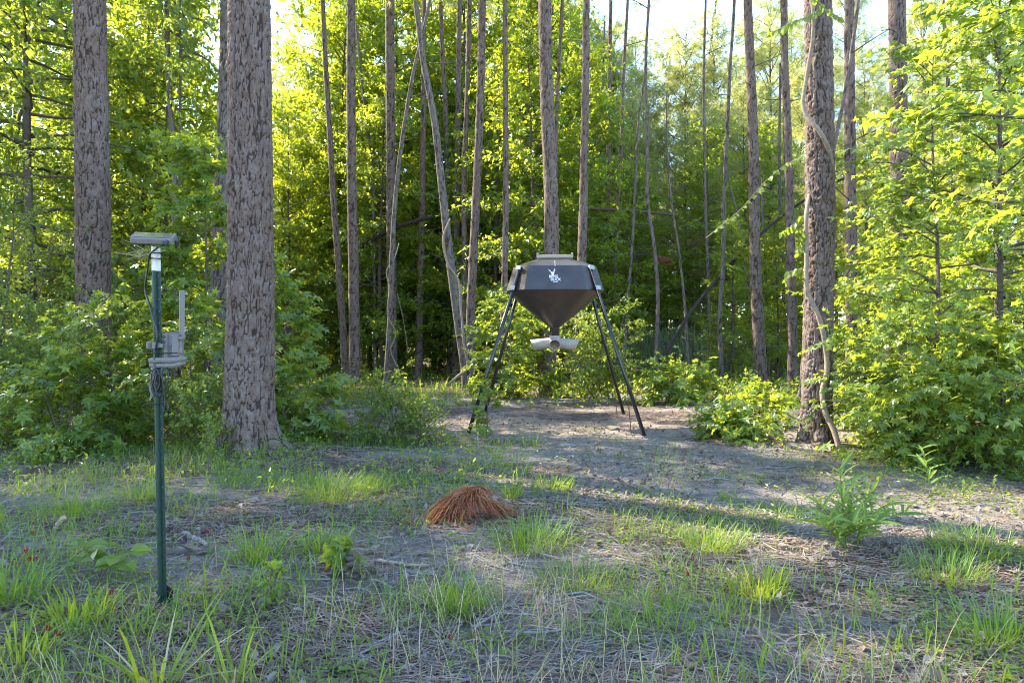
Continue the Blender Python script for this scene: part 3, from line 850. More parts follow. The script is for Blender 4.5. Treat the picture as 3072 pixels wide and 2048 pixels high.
    # legs, brackets
    for sx in (-1, 1):
        for sy in (-1, 1):
            foot = np.array([sx * 1.14, sy * 1.14, -.03]); hi = np.array([sx * .462, sy * .462, 2.25]); lo = np.array([sx * .575, sy * .575, 1.90])
            dirn = (lo - foot); top = foot + dirn * (2.235 - foot[2]) / dirn[2]
            leg = obj('leg', Geo().add(*tube([foot, top], .0255, 14)).mesh('leg', True), black, t)
            for fz in (.48, .80):
                c = foot + (top - foot) * fz * .8
                dd = (top - foot) / np.linalg.norm(top - foot)
                obj('sleeve', Geo().add(*tube([c, c + dd * .012], .0275, 14)).mesh('sleeve', True), black, leg)
            yaw = math.atan2(sy, sx)
            for fz, zz in ((.985, 2.215), (.84, 1.93)):
                c = foot + dirn * (zz - foot[2]) / dirn[2]
                o = np.array([sx, sy, 0]) / math.sqrt(2)
                tilt = math.atan2(.105, .341)
                mt = Matrix.Translation(Vector((c + o * .020).tolist())) @ Matrix.Rotation(yaw, 4, 'Z') @ Matrix.Rotation(-tilt, 4, 'Y')
                g = Geo().add(*xf(box(.018, .095, .062, (.012, 0, 0), .004), mt))
                br = obj('bracket', g.mesh('bracket'), galv, t)
                gb = Geo()
                for q in (-1, 1): gb.add(*xf(tube([(.018, q * .036, 0), (.027, q * .036, 0)], .006, 6), mt))
                obj('bolt', gb.mesh('bolt'), galv, br)
    # printed front: deer head over two lines of bold letters, following the sloping front sheet
    def on_front(o, x, z):
        sl = math.atan2(zt - zb, ab - at)
        yy = -(ab + (at - ab) * (z - zb) / (zt - zb)) - .0165
        o.parent = t; o.location = (x, yy, z); o.rotation_euler = (math.pi / 2 - (math.pi / 2 - sl), 0, 0)
    def word(txt, x, z, size, sx):
        cu = bpy.data.curves.new('logo_text', 'FONT'); cu.body = txt; cu.size = size; cu.extrude = .0008; cu.align_x = 'LEFT'; cu.offset = .0007
        cu.space_character = 1.0
        tmp = bpy.data.objects.new('logo_text', cu); COL.objects.link(tmp)
        dg = bpy.context.evaluated_depsgraph_get(); me = bpy.data.meshes.new_from_object(tmp.evaluated_get(dg)); bpy.data.objects.remove(tmp)
        me.materials.clear(); me.materials.append(white)
        o = bpy.data.objects.new('logo_text', me); COL.objects.link(o); o.scale = (sx, 1, 1); on_front(o, x, z)
    word('BOSS', -.083, 2.066, .056, .95)
    word('BUCK', -.062, 2.024, .056, .95)
    word('THE LEGEND', -.03, 2.006, .011, 1)
    def ribbon(p, w):
        p = catmull(np.array(p), 10); w = np.linspace(w[0], w[1], 10)
        tg = np.gradient(p, axis=0); tg /= np.linalg.norm(tg, axis=1)[:, None]; nn = np.stack([-tg[:, 1], tg[:, 0]], 1)
        a = p + nn * w[:, None]; b = p - nn * w[:, None]
        V = [(x, y, .0006) for x, y in a] + [(x, y, .0006) for x, y in b]
        return np.array(V), [np.array([(i, 10 + i, 11 + i, i + 1) for i in range(9)])]
    g = Geo()
    head = [(-.026, .028), (-.030, .018), (-.018, .006), (-.016, -.022), (-.008, -.034), (.002, -.034), (.008, -.02), (.010, .006), (.020, .012), (.018, .026), (.006, .030), (-.012, .032)]
    g.add(np.array([(x, y, .0004) for x, y in head]), [np.array([list(range(len(head)))[::-1]])])
    for pth, w in (([(-.018, .028), (-.040, .042), (-.056, .060), (-.058, .074)], (.004, .0015)), ([(-.044, .046), (-.044, .066)], (.0025, .001)), ([(-.034, .040), (-.030, .062)], (.0025, .001)),
                   ([(.004, .028), (.018, .040), (.028, .062), (.020, .088)], (.004, .0015)), ([(.022, .050), (.012, .078)], (.0025, .001)), ([(.016, .042), (.006, .060)], (.0025, .001)), ([(.026, .066), (.028, .086)], (.002, .001))):
        V, Fs = ribbon(pth, w); V[:, 2] += .0002 * (1 + g.n % 7); g.add(V, Fs)
    o = bpy.data.objects.new('logo_deer', g.mesh('logo_deer')); COL.objects.link(o); o.data.materials.append(white); on_front(o, -.030, 2.115)
    return t

def thing_part(name, parent, me, mat):
    return obj(name, me, mat, parent)

build_feeder()
rust = plain_mat('rusty_steel', (.22, .10, .055), .8, 0, .3, 40, .001, .3)
for lab, a, b in (('thin rusty rod driven in beside the near left feeder leg', P(1465, 1164, 9.6), (P(1460, 1262, 9.6))),
                  ('tall rusty rod driven in beside the near right feeder leg', P(1877, 1110, 8.95), P(1894, 1298, 8.95)),
                  ('short grey rod standing by the far right feeder leg', P(1846, 1175, 10.6), P(1852, 1256, 10.6))):
    b = b.copy(); b[2] = gz(b[0], b[1]) - .03
    t = thing('steel_stake', lab, 'stake', b, 0, 'stakes beside the feeder legs')
    obj('rod', Geo().add(*tube([np.zeros(3), (a - b) * .97, (a - b)], [.006, .006, .003], 8)).mesh('rod', True), rust, t)
    obj('tip', Geo().add(*tube([(a - b) * .985, (a - b) * 1.01], [.009, .007], 8)).mesh('tip', True), rust, t)

# ------------------------------------------------------------------ green post with camera and solar panel
def build_post():
    D = 3.05
    green = plain_mat('green_enamel', (.020, .050, .036), .42, 0, .2, 60, .0006, .5, (.012, .03, .022))
    whitep = plain_mat('white_enamel', (.66, .64, .56), .5, 0, .04, 40)
    darkrust = plain_mat('dark_rust', (.035, .026, .022), .85, 0, .3, 50, .001, .2)
    grey = plain_mat('tan_grey_plastic', (.165, .145, .132), .55, 0, .08, 25, 0, .4)
    greyd = plain_mat('dark_grey_plastic', (.09, .08, .075), .55, 0, .08, 25, 0, .4)
    blackp = plain_mat('black_rubber', (.016, .016, .017), .4, 0, .1, 30, 0, .5)
    cells = plain_mat('solar_cells', (.045, .05, .07), .12, 0, .05, 20, 0, .9)
    web = plain_mat('grey_webbing', (.20, .182, .168), .9, 0, .12, 90, .0008, .15)
    b = P(489, 1832, D); b[2] = gz(b[0], b[1])
    top = P(468.5, 738, D); topw = P(470, 813, D)
    ax = top - b; Ln = np.linalg.norm(ax); ax /= Ln
    yaw = R(-12)
    q = Vector(ax.tolist()).to_track_quat('Z', 'Y').to_matrix()
    base = thing('steel_post', 'dark green steel T-post with a white painted top, driven into the grass', 'fence post', b)
    rot = Matrix(((1, 0, 0), (0, 1, 0), (0, 0, 1))) @ Matrix.Rotation(yaw, 3, 'Z')
    def prof(z0, z1, s=1.0):
        w, tk, st, sw = .0205 * s, .0032 * s, .026 * s, .0045 * s
        pr = [(-w, 0), (-w, -tk), (-sw, -tk * 1.3), (-sw * .8, -st), (sw * .8, -st), (sw, -tk * 1.3), (w, -tk), (w, 0), (w * .5, tk), (-w * .5, tk)]
        V = []; m = len(pr)
        for z in np.linspace(z0, z1, 12):
            for x, y in pr:
                v = rot @ Vector((x, y, 0)); V.append(np.array([v.x, v.y, 0]) + ax * z)
        Fq = [(r * m + i, r * m + (i + 1) % m, (r + 1) * m + (i + 1) % m, (r + 1) * m + i) for r in range(11) for i in range(m)]
        return np.array(V), [np.array(Fq), np.array([list(range(11 * m, 12 * m))])]
    zw = np.dot(topw - b, ax)
    obj('post', Geo().add(*prof(-.12, zw)), green, base)
    obj('painted_top', Geo().add(*prof(zw, Ln - .005, 1.03)), whitep, base)
    g = Geo()
    for k in range(28):
        z = .12 + k * .052
        if z < zw - .02:
            for sx in (-1, 1):
                v = rot @ Vector((sx * .013, -.0048, 0)); V, Fs = box(.007, .005, .014, (0, 0, 0), .0015); g.add(V + np.array([v.x, v.y, 0]) + ax * z, Fs)
    obj('studs', g, green, base, kind='stuff')
    v = rot @ Vector((.022, .004, 0))
    obj('anchor_plate', Geo().add(np.array([(-.03, .004, -.06), (.034, .004, -.05), (.040, .004, .07), (.024, .004, .085), (-.024, .004, .11), (-.03, .010, -.06), (.034, .010, -.05), (.040, .010, .07), (.024, .010, .085), (-.024, .010, .11)]),
        [np.array([(0, 1, 2, 3, 4), (9, 8, 7, 6, 5)]), np.array([(i, 5 + i, 5 + (i + 1) % 5, (i + 1) % 5) for i in range(5)])]), darkrust, base)
    # black ties round the white top
    def loopz(c, r, w=.0022, tilt=0.0, n=22):
        a = np.linspace(0, 2 * math.pi, n)
        return tube(np.stack([c[0] + r * np.cos(a), c[1] - .008 + r * .85 * np.sin(a), c[2] + tilt * np.cos(a)], 1), w, 5, False)
    for lab, v0, tl in (('black cable tie round the white post top, close under the panel', 761, .002), ('black cable tie round the white post top, just above the green paint', 777, -.002)):
        c = P(469.5, v0, D); t = thing('cable_tie', lab, 'cable tie', c, 0, 'black ties on the post')
        g = Geo().add(*loopz(np.zeros(3), .026, .0024, tl)).add(*tube([(.024, -.012, 0), (.05, -.02, .006)], [.002, .0014], 5))
        obj('band', g, blackp, t)
        obj('tie_lock', Geo().add(*box(.008, .007, .007, (.025, -.014, 0), .0015)), blackp, t)
    # solar panel
    c = P(470, 727, D)
    t = thing('solar_panel', 'small grey solar panel tilted on top of the green post', 'solar panel', c)
    mt = Matrix.Rotation(R(17), 4, 'Z') @ Matrix.Rotation(R(19), 4, 'X')
    w, d, h = .168, .130, .030
    off = (-.014, .02, .012)
    obj('housing', Geo().add(*xf(box(w, d, h, off, .006), mt)), grey, t)
    obj('glass', Geo().add(*xf(box(w - .022, d - .022, .003, (off[0], off[1], off[2] + h / 2 + .0008), .001), mt)), cells, t)
    g = Geo()
    for k in range(9):
        for sx in (-1, 1): g.add(*xf(box(.009, .008, .006, (off[0] + sx * (w / 2 - .004), off[1] - d / 2 + .012 + k * .0135, off[2] + h / 2 - .001), .0015), mt))
    obj('ridges', g, grey, t)
    obj('connector', Geo().add(*xf(tube([(.045, off[1] - d / 2 + .004, .012), (.045, off[1] - d / 2 - .012, .010), (.042, off[1] - d / 2 - .022, .002)], [.013, .011, .007], 12), mt)), blackp, t)
    obj('clamp_bracket', Geo().add(*xf(box(.012, .05, .035, (.075, .04, -.012), .003), mt)).add(*xf(tube([(.075, .06, -.02), (.075, .085, -.004), (.08, .10, .012)], .005, 6), mt)), blackp, t)
    # cable running down
    pts = [P(480, 737, D - .09), P(466, 748, D - .09), P(452, 760, D - .06), P(444, 800, D - .02), P(437, 845, D - .01), P(436, 872, D), P(446, 905, D - .02), P(458, 948, D - .04), P(469, 985, D - .05), P(471, 1010, D - .05), P(467, 1050, D - .04)]
    t = thing('power_cable', 'black cable sagging from the solar panel down the green post', 'cable', pts[-1])
    sm = catmull(pts, 60) - pts[-1]
    obj('cable', Geo().add(*tube(sm, .0042, 7)).mesh('cable', True), blackp, t)
    # twigs and straw caught under the panel
    rng = np.random.default_rng(5); g = Geo()
    for k in range(46):
        a = P(rng.uniform(385, 470), rng.uniform(742, 778), D + rng.uniform(-.06, .04)) - P(455, 762, D)
        d2 = np.array([rng.uniform(-1, 1), rng.uniform(-.6, .6), rng.uniform(-.35, .35)]); d2 /= np.linalg.norm(d2); l = rng.uniform(.04, .11)
        g.add(*tube(catmull([a * .7, a * .7 + d2 * l * .5 + rng.normal(size=3) * .006, a * .7 + d2 * l], 5), np.linspace(.0014, .0006, 5), 3, False))
    t = thing('straw_wad', 'wad of twigs and straw caught under the solar panel', 'nest litter', P(455, 762, D))
    obj('twigs', g, M['dry'], t, kind='stuff')
    # trail camera
    cc = P(515, 1045, D + .01); t = thing('trail_camera', 'grey trail camera strapped to the post with an upright antenna', 'trail camera', cc)
    mt = Matrix.Rotation(R(14), 4, 'Z')
    obj('body', Geo().add(*xf(box(.078, .062, .125, (.003, .02, .008), .007), mt)).add(*xf(box(.066, .055, .03, (.0, .02, -.068), .005), mt)), grey, t)
    obj('door', Geo().add(*xf(box(.030, .012, .092, (.018, -.017, .012), .003), mt)), grey, t)
    obj('hinge', Geo().add(*xf(box(.016, .016, .030, (.040, -.012, -.008), .003), mt)), grey, t)
    obj('latch', Geo().add(*xf(box(.010, .008, .05, (.001, -.014, -.012), .002), mt)), greyd, t)
    obj('seam', Geo().add(*xf(box(.006, .004, .11, (-.011, -.0115, .010), .001), mt)), greyd, t)
    obj('cap', Geo().add(*xf(box(.07, .052, .006, (.0, .02, .0735), .002), mt)), greyd, t)
    e0, e1, e2 = P(537, 1015, D) - cc, P(549, 1015, D) - cc, P(551, 1004, D) - cc
    an = obj('antenna', Geo().add(*xf(box(.0245, .011, .205, tuple((P(546, 938, D) - cc).tolist()), .005), Matrix.Rotation(R(0), 4, 'Z'))), grey, t)
    obj('elbow', Geo().add(*tube(catmull([e0, e1, e2], 8), .0085, 10)).mesh('elbow', True), grey, an)
    g = Geo()
    for k, (x, y) in enumerate(((-.030, .052), (-.030, .030))): g.add(*xf(box(.014, .004, .012, (x, -.0125, y), .001), mt))
    obj('port', g, blackp, t)
    # mounting arm
    mc = P(450, 1035, D - .03); t = thing('mount_arm', 'pale grey mounting arm reaching across the post to the trail camera', 'bracket', mc)
    g = Geo().add(*box(.026, .028, .034, (-.004, .012, .0), .004))
    obj('clamp_block', g, grey, t)
    obj('socket', Geo().add(*box(.013, .004, .020, (-.001, -.0035, .0), .002)), greyd, t)
    V = np.array([(.012, -.006, .016), (.012, -.006, -.016), (.062, -.012, .006), (.062, -.012, -.009), (.012, .0, .016), (.012, .0, -.016), (.062, -.006, .006), (.062, -.006, -.009)])
    obj('arm', Geo().add(V, [np.array([(0, 1, 3, 2), (4, 6, 7, 5), (0, 2, 6, 4), (1, 5, 7, 3), (2, 3, 7, 6), (0, 4, 5, 1)])]), grey, t)
    # strap round the camera and post
    t = thing('camera_strap', 'pale grey webbing strap wound twice round post and camera', 'strap', P(495, 1085, D))
    def band(z0, z1, hw, amp, ph, rx=.074, ry=.048, grow=0.0):
        n = 44; a = np.linspace(0, 2 * math.pi, n); V = []
        for k, x in enumerate(a):
            ca, sa = math.cos(x), math.sin(x)
            px = rx * np.sign(ca) * abs(ca) ** .45; py = ry * np.sign(sa) * abs(sa) ** .55
            zc = z0 + (z1 - z0) * (.5 + .5 * ca) + amp * math.sin(x * 2 + ph)
            tw = .35 * math.sin(x * 3 + ph)
            V += [(px + .001, py + .022 + tw * .006, zc + hw * math.cos(tw)), (px + .001, py + .022 - tw * .006, zc - hw * math.cos(tw)), (px * .965, py * .95 + .022, zc - hw * .98), (px * .965, py * .95 + .022, zc + hw * .98)]
        Fq = [(4 * i + j, 4 * i + (j + 1) % 4, 4 * i + 4 + (j + 1) % 4, 4 * i + 4 + j) for i in range(n - 1) for j in range(4)]
        return np.array(V), [np.array(Fq)]
    obj('upper_wrap', Geo().add(*band(.004, .012, .011, .001, 0)).mesh('upper_wrap', True), web, t)
    obj('lower_wrap', Geo().add(*band(-.014, -.010, .010, .004, 1.2, .072, .046)).mesh('lower_wrap', True), web, t)
    r0 = P(495, 1085, D)
    tail = [P(457, 1098, D - .04), P(458, 1120, D - .03), P(454, 1140, D - .03), P(449, 1155, D - .03), P(450, 1170, D - .03), P(454, 1182, D - .03), P(448, 1200, D - .03)]
    sm = catmull(tail, 24) - r0
    V = np.concatenate([sm + np.array([.006, 0, 0]), sm - np.array([.004, 0, 0])]); 
    obj('tail', Geo().add(V, [np.array([(i, 24 + i, 25 + i, i + 1) for i in range(23)])]), web, t)
    # coil of cable below
    t = thing('cable_coil', 'loops of black cable bundled against the post below the strap', 'cable', P(480, 1150, D - .05))
    r0 = P(480, 1150, D - .05); g = Geo(); rng = np.random.default_rng(3)
    for k in range(6):
        c = P(478 + rng.uniform(-10, 8), 1150 + rng.uniform(-14, 16), D - .05) - r0; a = np.linspace(rng.random() * 6, rng.random() + 11, 40)
        rx, rz = rng.uniform(.014, .026), rng.uniform(.035, .058)
        g.add(*tube(np.stack([c[0] + rx * np.cos(a), c[1] + .01 * np.sin(a * .5) - .004 * k, c[2] + rz * np.sin(a)], 1), .0030, 6))
    obj('loops', g.mesh('loops', True), blackp, t)
    g = Geo()
    for pl in ([P(488, 1100, D - .05), P(482, 1130, D - .06), P(476, 1165, D - .06)], [P(502, 1103, D - .02), P(506, 1120, D - .03), P(500, 1150, D - .04), P(494, 1190, D - .04), P(496, 1225, D - .04)], [P(525, 1115, D - .02), P(508, 1128, D - .03), P(496, 1140, D - .03)], [P(516, 1134, D - .02), P(502, 1136, D - .03), P(490, 1150, D - .04)],
               [P(495, 1200, D - .04), P(503, 1212, D - .04), P(504, 1228, D - .04), P(497, 1236, D - .04), P(492, 1226, D - .04)]):
        g.add(*tube(catmull(pl, 14) - r0, .0034, 6))
    obj('ends', g.mesh('ends', True), blackp, t)
    for lab, v0 in (('black tie with a long tail strapped round the post just over the webbing', 1059), ('black tie round the post under the cable loops', 1146), ('black tie sticking out to the left below the cable loops', 1209)):
        c = P(476 if v0 < 1100 else 480, v0, D); t = thing('cable_tie', lab, 'cable tie', c, 0, 'black ties on the post')
        g = Geo().add(*loopz(np.zeros(3), .027, .0022)); 
        if v0 == 1059: g.add(*tube([(-.02, -.02, 0), (-.083, -.025, .001)], [.0018, .0012], 5)).add(*tube([(.02, -.03, -.0), (.10, -.03, .002)], [.0024, .002], 5))
        if v0 == 1209: g.add(*tube(catmull([(-.02, -.02, 0), (-.04, -.022, .0), (-.066, -.026, -.009)], 6), .002, 5))
        obj('band', g, blackp, t)
        obj('tie_lock', Geo().add(*box(.008, .007, .008, (-.022, -.02, 0), .0015)), blackp, t)
build_post()

# ------------------------------------------------------------------ near sweetgums and shrubs (each grown on its own)
def gum(label, u, D, H, seed, rad, nlimb=26, ntwig=9, nleaf=7, leaf=.09, crown0=.12, np_=40, stems=1, azb=None, elev=None, lean=(0, 0), name='sweetgum_sapling', cat='sapling', lm='gum', tmpl=None, top=1.0, twig=.42, group=None, r0=None, low=False):
    rng = np.random.default_rng(seed)
    return leafy(name, label, cat, gx(u, D), D, rng, tmpl or (STARLOW if low else STAR), 'star_leaf', M[lm], M['twig'], np_, group,
                 'trunk' if stems == 1 else 'stem', 'crown' if stems == 1 else 'foliage', H=H, r0=r0 or max(.012, H * .008), crown0=crown0, nlimb=nlimb,
                 limb=lambda f: rad * (1.15 - .75 * f), elev=elev or (lambda f: .1 + .6 * f), ntwig=int(ntwig * 1.25 + .5), twig=twig, nleaf=int(nleaf * 1.25 + .5), leaf=leaf * .70, lean=lean, droop=.22, stems=stems, azbias=azb, top=top, out=.5, updir=1.15)

W = math.pi
gum('tall sweetgum sapling filling the right edge with star-shaped leaves', 3000, 7.3, 5.3, 11, 1.5, 46, 11, 8, .078, .05, 60)
gum('sweetgum sapling in front of the sunlit-edged pine, branches sweeping left', 2800, 7.6, 4.4, 12, 1.45, 36, 10, 8, .078, .06, 40, azb=(W, .4))
gum('broad sweetgum clump right behind the vine-wrapped pine', 2720, 9.4, 2.6, 13, 1.15, 36, 10, 9, .09, .05, 25)
gum('overhanging sweetgum whose big leaves reach in from the upper right corner', 3330, 4.3, 5.2, 14, 1.25, 20, 8, 7, .095, .38, 40, azb=(W, .55))
gum('leafy sweetgum deeper in the right corner, crown against the pale pines', 3010, 10.5, 6.5, 15, 1.9, 44, 10, 8, .10, .1, 0)
gum('low sweetgum bush spreading at the foot of the vine-wrapped pine, right side', 2735, 7.3, .95, 16, .68, 18, 7, 7, .11, .1, 30, 3, name='sweetgum_bush', cat='bush')
gum('knee-high sweetgum bush just behind the broad-bladed plant', 2800, 6.9, 1.0, 17, .75, 22, 9, 7, .09, .08, 30, 3, name='sweetgum_bush', cat='bush')
gum('dense sweetgum bush at the foot of the right edge saplings', 2960, 6.5, 1.5, 18, .9, 32, 10, 9, .09, .06, 40, 3, name='sweetgum_bush', cat='bush')
gum('sweetgum bush at the left foot of the vine-wrapped pine', 2225, 8.3, .42, 19, .42, 22, 9, 7, .085, .08, 40, 3, name='sweetgum_bush', cat='bush')
gum('pale-topped sweetgum sprout behind the bush left of the vine-wrapped pine', 2275, 9.6, .62, 20, .30, 16, 7, 6, .09, .3, 25, 2, name='sweetgum_bush', cat='bush')
gum('small sunlit sweetgum sprout beyond the far right feeder leg', 2000, 12.9, .7, 21, .5, 14, 7, 7, .12, .1, 0, 2, name='sweetgum_bush', cat='bush', low=True)
gum('bright sweetgum sprout under the propped dead trunk', 2085, 13.9, .75, 28, .45, 11, 6, 7, .13, .1, 0, 2, name='sweetgum_bush', cat='bush', low=True)
gum('big sunlit sweetgum bush behind the green post', 360, 7.7, 1.65, 22, .95, 26, 9, 8, .09, .06, 60, 4, name='sweetgum_bush', cat='bush')
gum('sweetgum bush between the green post and the biggest pine', 590, 8.0, 1.7, 23, .8, 22, 9, 8, .09, .06, 40, 3, name='sweetgum_bush', cat='bush')
gum('upright sweetgum sapling pressed against the dark pine behind the post', 620, 9.3, 3.9, 24, .85, 34, 9, 8, .12, .25, 30, azb=(W, .4))
gum('shaded low sweetgum bush left of the green post, in front', 190, 7.3, 1.15, 25, .8, 19, 8, 7, .10, .06, 30, 3, name='sweetgum_bush', cat='bush')
gum('sweetgum bush at the right foot of the biggest pine', 875, 8.0, .85, 26, .62, 18, 8, 7, .115, .08, 40, 3, name='sweetgum_bush', cat='bush')
gum('sweetgum sprig leaning out from behind the right side of the biggest pine', 845, 9.4, 2.1, 27, .6, 12, 7, 6, .13, .35, 20)
gum('white-flecked leafy bush behind the left feeder legs', 1520, 14.2, 2.0, 29, .95, 36, 10, 10, .10, .05, 0, 4, name='sweetgum_bush', cat='bush', low=True)
gum('small sprout climbing beside the near left feeder leg', 1462, 8.75, .62, 30, .22, 8, 5, 5, .075, .2, 15, 1, name='sweetgum_sprout', cat='sprout', twig=.15)

def shrub(label, u, D, H, seed, rad, nlimb, ntwig, nleaf, leaf, lm='shrub', stems=5, tmpl=None, crown0=.06, twig=.3, name='shrub', cat='shrub', elev=None, spread=1.0, np_=0, group=None, droop=.12):
    rng = np.random.default_rng(seed)
    return leafy(name, label, cat, gx(u, D), D, rng, tmpl or FOLD, 'oval_leaf', M[lm], M['twig'], np_, group, 'stem', 'foliage', H=H, r0=max(.006, H * .007), crown0=crown0, nlimb=nlimb,
                 limb=lambda f: rad * (1.1 - .6 * f), elev=elev or (lambda f: .35 + .6 * f), ntwig=ntwig, twig=twig, nleaf=nleaf, leaf=leaf, droop=droop, stems=stems, spread=spread, out=.6)

shrub('fine-leaved round shrub in the open between the biggest pine and the feeder', 1130, 7.95, .86, 41, .36, 50, 9, 9, .034, twig=.16, stems=7, droop=.0)
shrub('lower darker half of the fine-leaved shrub pair near the left feeder leg', 1265, 8.05, .52, 42, .40, 36, 9, 9, .034, twig=.16, stems=6, droop=.0)
shrub('yellow-green bushy shrub behind the feeder, right of the reddish pine', 1785, 13.6, 1.85, 43, .85, 70, 10, 9, .065, stems=7)
shrub('tall airy small-leaved shrub at the left edge catching the sun', 20, 9.6, 3.9, 44, 1.15, 90, 12, 10, .05, stems=5, twig=.4)
shrub('low dark shrub in the lower left edge under the airy one', -10, 7.9, 1.25, 45, .75, 60, 10, 10, .05, 'shrub', stems=6)
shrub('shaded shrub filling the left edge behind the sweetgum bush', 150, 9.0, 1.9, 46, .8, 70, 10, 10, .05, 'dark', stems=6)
shrub('glossy small shrub tucked between the green post and the biggest pine', 600, 7.15, .78, 47, .42, 34, 9, 9, .042, stems=5, twig=.2)
shrub('small shrub sprig at the left foot of the biggest pine', 655, 6.75, .42, 48, .2, 14, 6, 7, .036, stems=4, twig=.12)
shrub('thin upright sapling with small leaves standing in the grass left of the biggest pine', 626, 6.1, .55, 49, .09, 14, 4, 5, .032, stems=1, twig=.07, name='sprout', cat='sprout', crown0=.25)
shrub('bright yellow-green sprout in the foreground grass, right of the post', 826, 3.15, .20, 50, .05, 9, 3, 4, .032, 'vine', stems=2, twig=.04, name='sprout', cat='sprout', crown0=.35, tmpl=OVAL)
shrub('little leafy sprout by the peeled stick', 1010, 3.45, .17, 51, .08, 7, 3, 3, .055, 'gum', stems=2, twig=.05, name='sprout', cat='sprout', crown0=.3, tmpl=STAR)
shrub('shade-dark shrub deep behind the fine-leaved shrub pair', 1190, 25, 2.0, 52, 1.2, 50, 9, 9, .09, 'shrub', stems=5)
shrub('dark broad shrub below the grey slanting trunk, beyond the biggest pine', 900, 24, 3.4, 53, 1.6, 80, 10, 10, .10, 'dark', stems=6)
shrub('dark rounded shrub behind the reeds', 1985, 25, 4.4, 54, 1.9, 100, 10, 10, .11, 'dark', stems=6)
shrub('dark shrub in the shade beyond the right feeder legs', 1830, 26, 4.0, 55, 1.8, 90, 10, 10, .11, 'dark', stems=6)
shrub('sunlit round shrub behind the broad sweetgum clump at right', 2700, 12.5, 2.6, 56, 1.2, 70, 10, 10, .07, stems=6)
shrub('shrub in the deep shade beneath the left hardwoods', 330, 14, 2.6, 57, 1.4, 80, 10, 10, .075, 'dark', stems=6)
shrub('dark shrub between the two vine-hung trunks at the edge of the dark gap', 1330, 27, 3.4, 58, 1.7, 80, 9, 9, .11, 'dark', stems=5)

# ------------------------------------------------------------------ hardwoods and young pines of the wood behind (one of each kind grown, then copied)
def build_proto(kind, seed):
    rng = np.random.default_rng(seed)
    if kind == 'hard':
        wood, LP, LR, LS = grow(rng, 11, .085, .12, 74, lambda f: 2.5 * (1.08 - f) ** .55, lambda f: -.05 + .75 * f, 17, .8, 13, .135, droop=.18, wood_tw=False, limb_sides=4, updir=.55, out=.8, leafvar=.25)
        tm, lm = FOLD, 'hard'
    elif kind == 'darkhard':
        wood, LP, LR, LS = grow(rng, 11, .10, .03, 90, lambda f: 2.7 * (1.1 - f) ** .5, lambda f: -.1 + .6 * f, 18, .75, 12, .12, droop=.2, wood_tw=False, limb_sides=4, updir=.6, out=.8)
        tm, lm = FOLD, 'dark'
    elif kind == 'tall':
        wood, LP, LR, LS = grow(rng, 15, .14, .5, 60, lambda f: 3.2 * (1.25 - f) ** .6, lambda f: .1 + .6 * (f - .5), 15, .9, 11, .15, droop=.12, wood_tw=False, limb_sides=4, updir=.6, out=.6)
        tm, lm = FOLD, 'dark'
    else:
        wood, LP, LR, LS = grow(rng, 13, .10, .22, 70, lambda f: 2.3 * (1.05 - f) ** .6 + .25, lambda f: .1 + .75 * f, 9, .6, 4, .36, droop=-.05, wood_tw=False, limb_sides=4, updir=.9, out=.2, leafvar=.15)
        tm, lm = needle_tuft(rng, 15, 1.0, .032), 'needle'
    V, Fs = scatter(tm[0], tm[1], LP, LR, LS)
    a = wood.mesh('trunk'); a.materials.append(M['twig']); b = mesh_np('crown', V, Fs); b.materials.append(M[lm])
    return a, b
PROTO = {'hard': [build_proto('hard', 300 + i) for i in range(3)], 'darkhard': [build_proto('darkhard', 320 + i) for i in range(2)], 'tall': [build_proto('tall', 330)], 'young': [build_proto('young', 340 + i) for i in range(3)]}
_pn = [0]
def where(u):
    for lim, ph in ((660, 'left of the biggest pine'), (1030, 'between the biggest pine and the straight dark pine'), (1180, 'behind the leaf-draped pine'), (1400, 'behind the bowed pale trunk'), (1530, 'behind the slim pine left of the hopper'),
                    (1700, 'behind the reddish pine and the hopper'), (1835, 'behind the grey pine at the hopper shoulder'), (1965, 'behind the wavy pale stem'), (2165, 'behind the reeds'), (2300, 'behind the dark pine left of the vine-wrapped one'),
                    (2460, 'behind the brown pine by the vine-wrapped one'), (2625, 'just right of the vine-wrapped pine'), (2790, 'behind the sunlit-edged pine'), (9999, 'behind the right edge sweetgums')):
        if u < lim: return ph
def wood_tree(kind, label, u, D, H, group=None, x=None, squash=1.0):
    _pn[0] += 1; rng = np.random.default_rng(900 + _pn[0])
    a, b = PROTO[kind][_pn[0] % len(PROTO[kind])]
    xx = gx(u, D) if x is None else x
    t = thing({'hard': 'hardwood_tree', 'darkhard': 'hardwood_tree', 'tall': 'hardwood_tree', 'young': 'young_pine_tree'}[kind], label, 'tree', (xx, D, gz(xx, D) - .05), rng.random() * 6.28, group)
    s = H / {'young': 13, 'tall': 15}.get(kind, 11)
    t.scale = (s * squash, s * squash, s)
    obj('trunk', a, None, t); obj('crown', b, None, t)
    return t
for o in bpy.data.objects:
    if o.get('label', '').startswith('thin dark trunk rising'):
        c_ = obj('crown', PROTO['tall'][0][1], None, o); c_.location = (-.05, 0, 0); c_.scale = (.62, .62, .78)  # crown and limbs added here, sized to shade the sand at right
        c_ = obj('limb', PROTO['tall'][0][0], None, o); c_.scale = (.25, .25, .8)
G1 = 'backlit hardwoods of the wood behind the clearing'
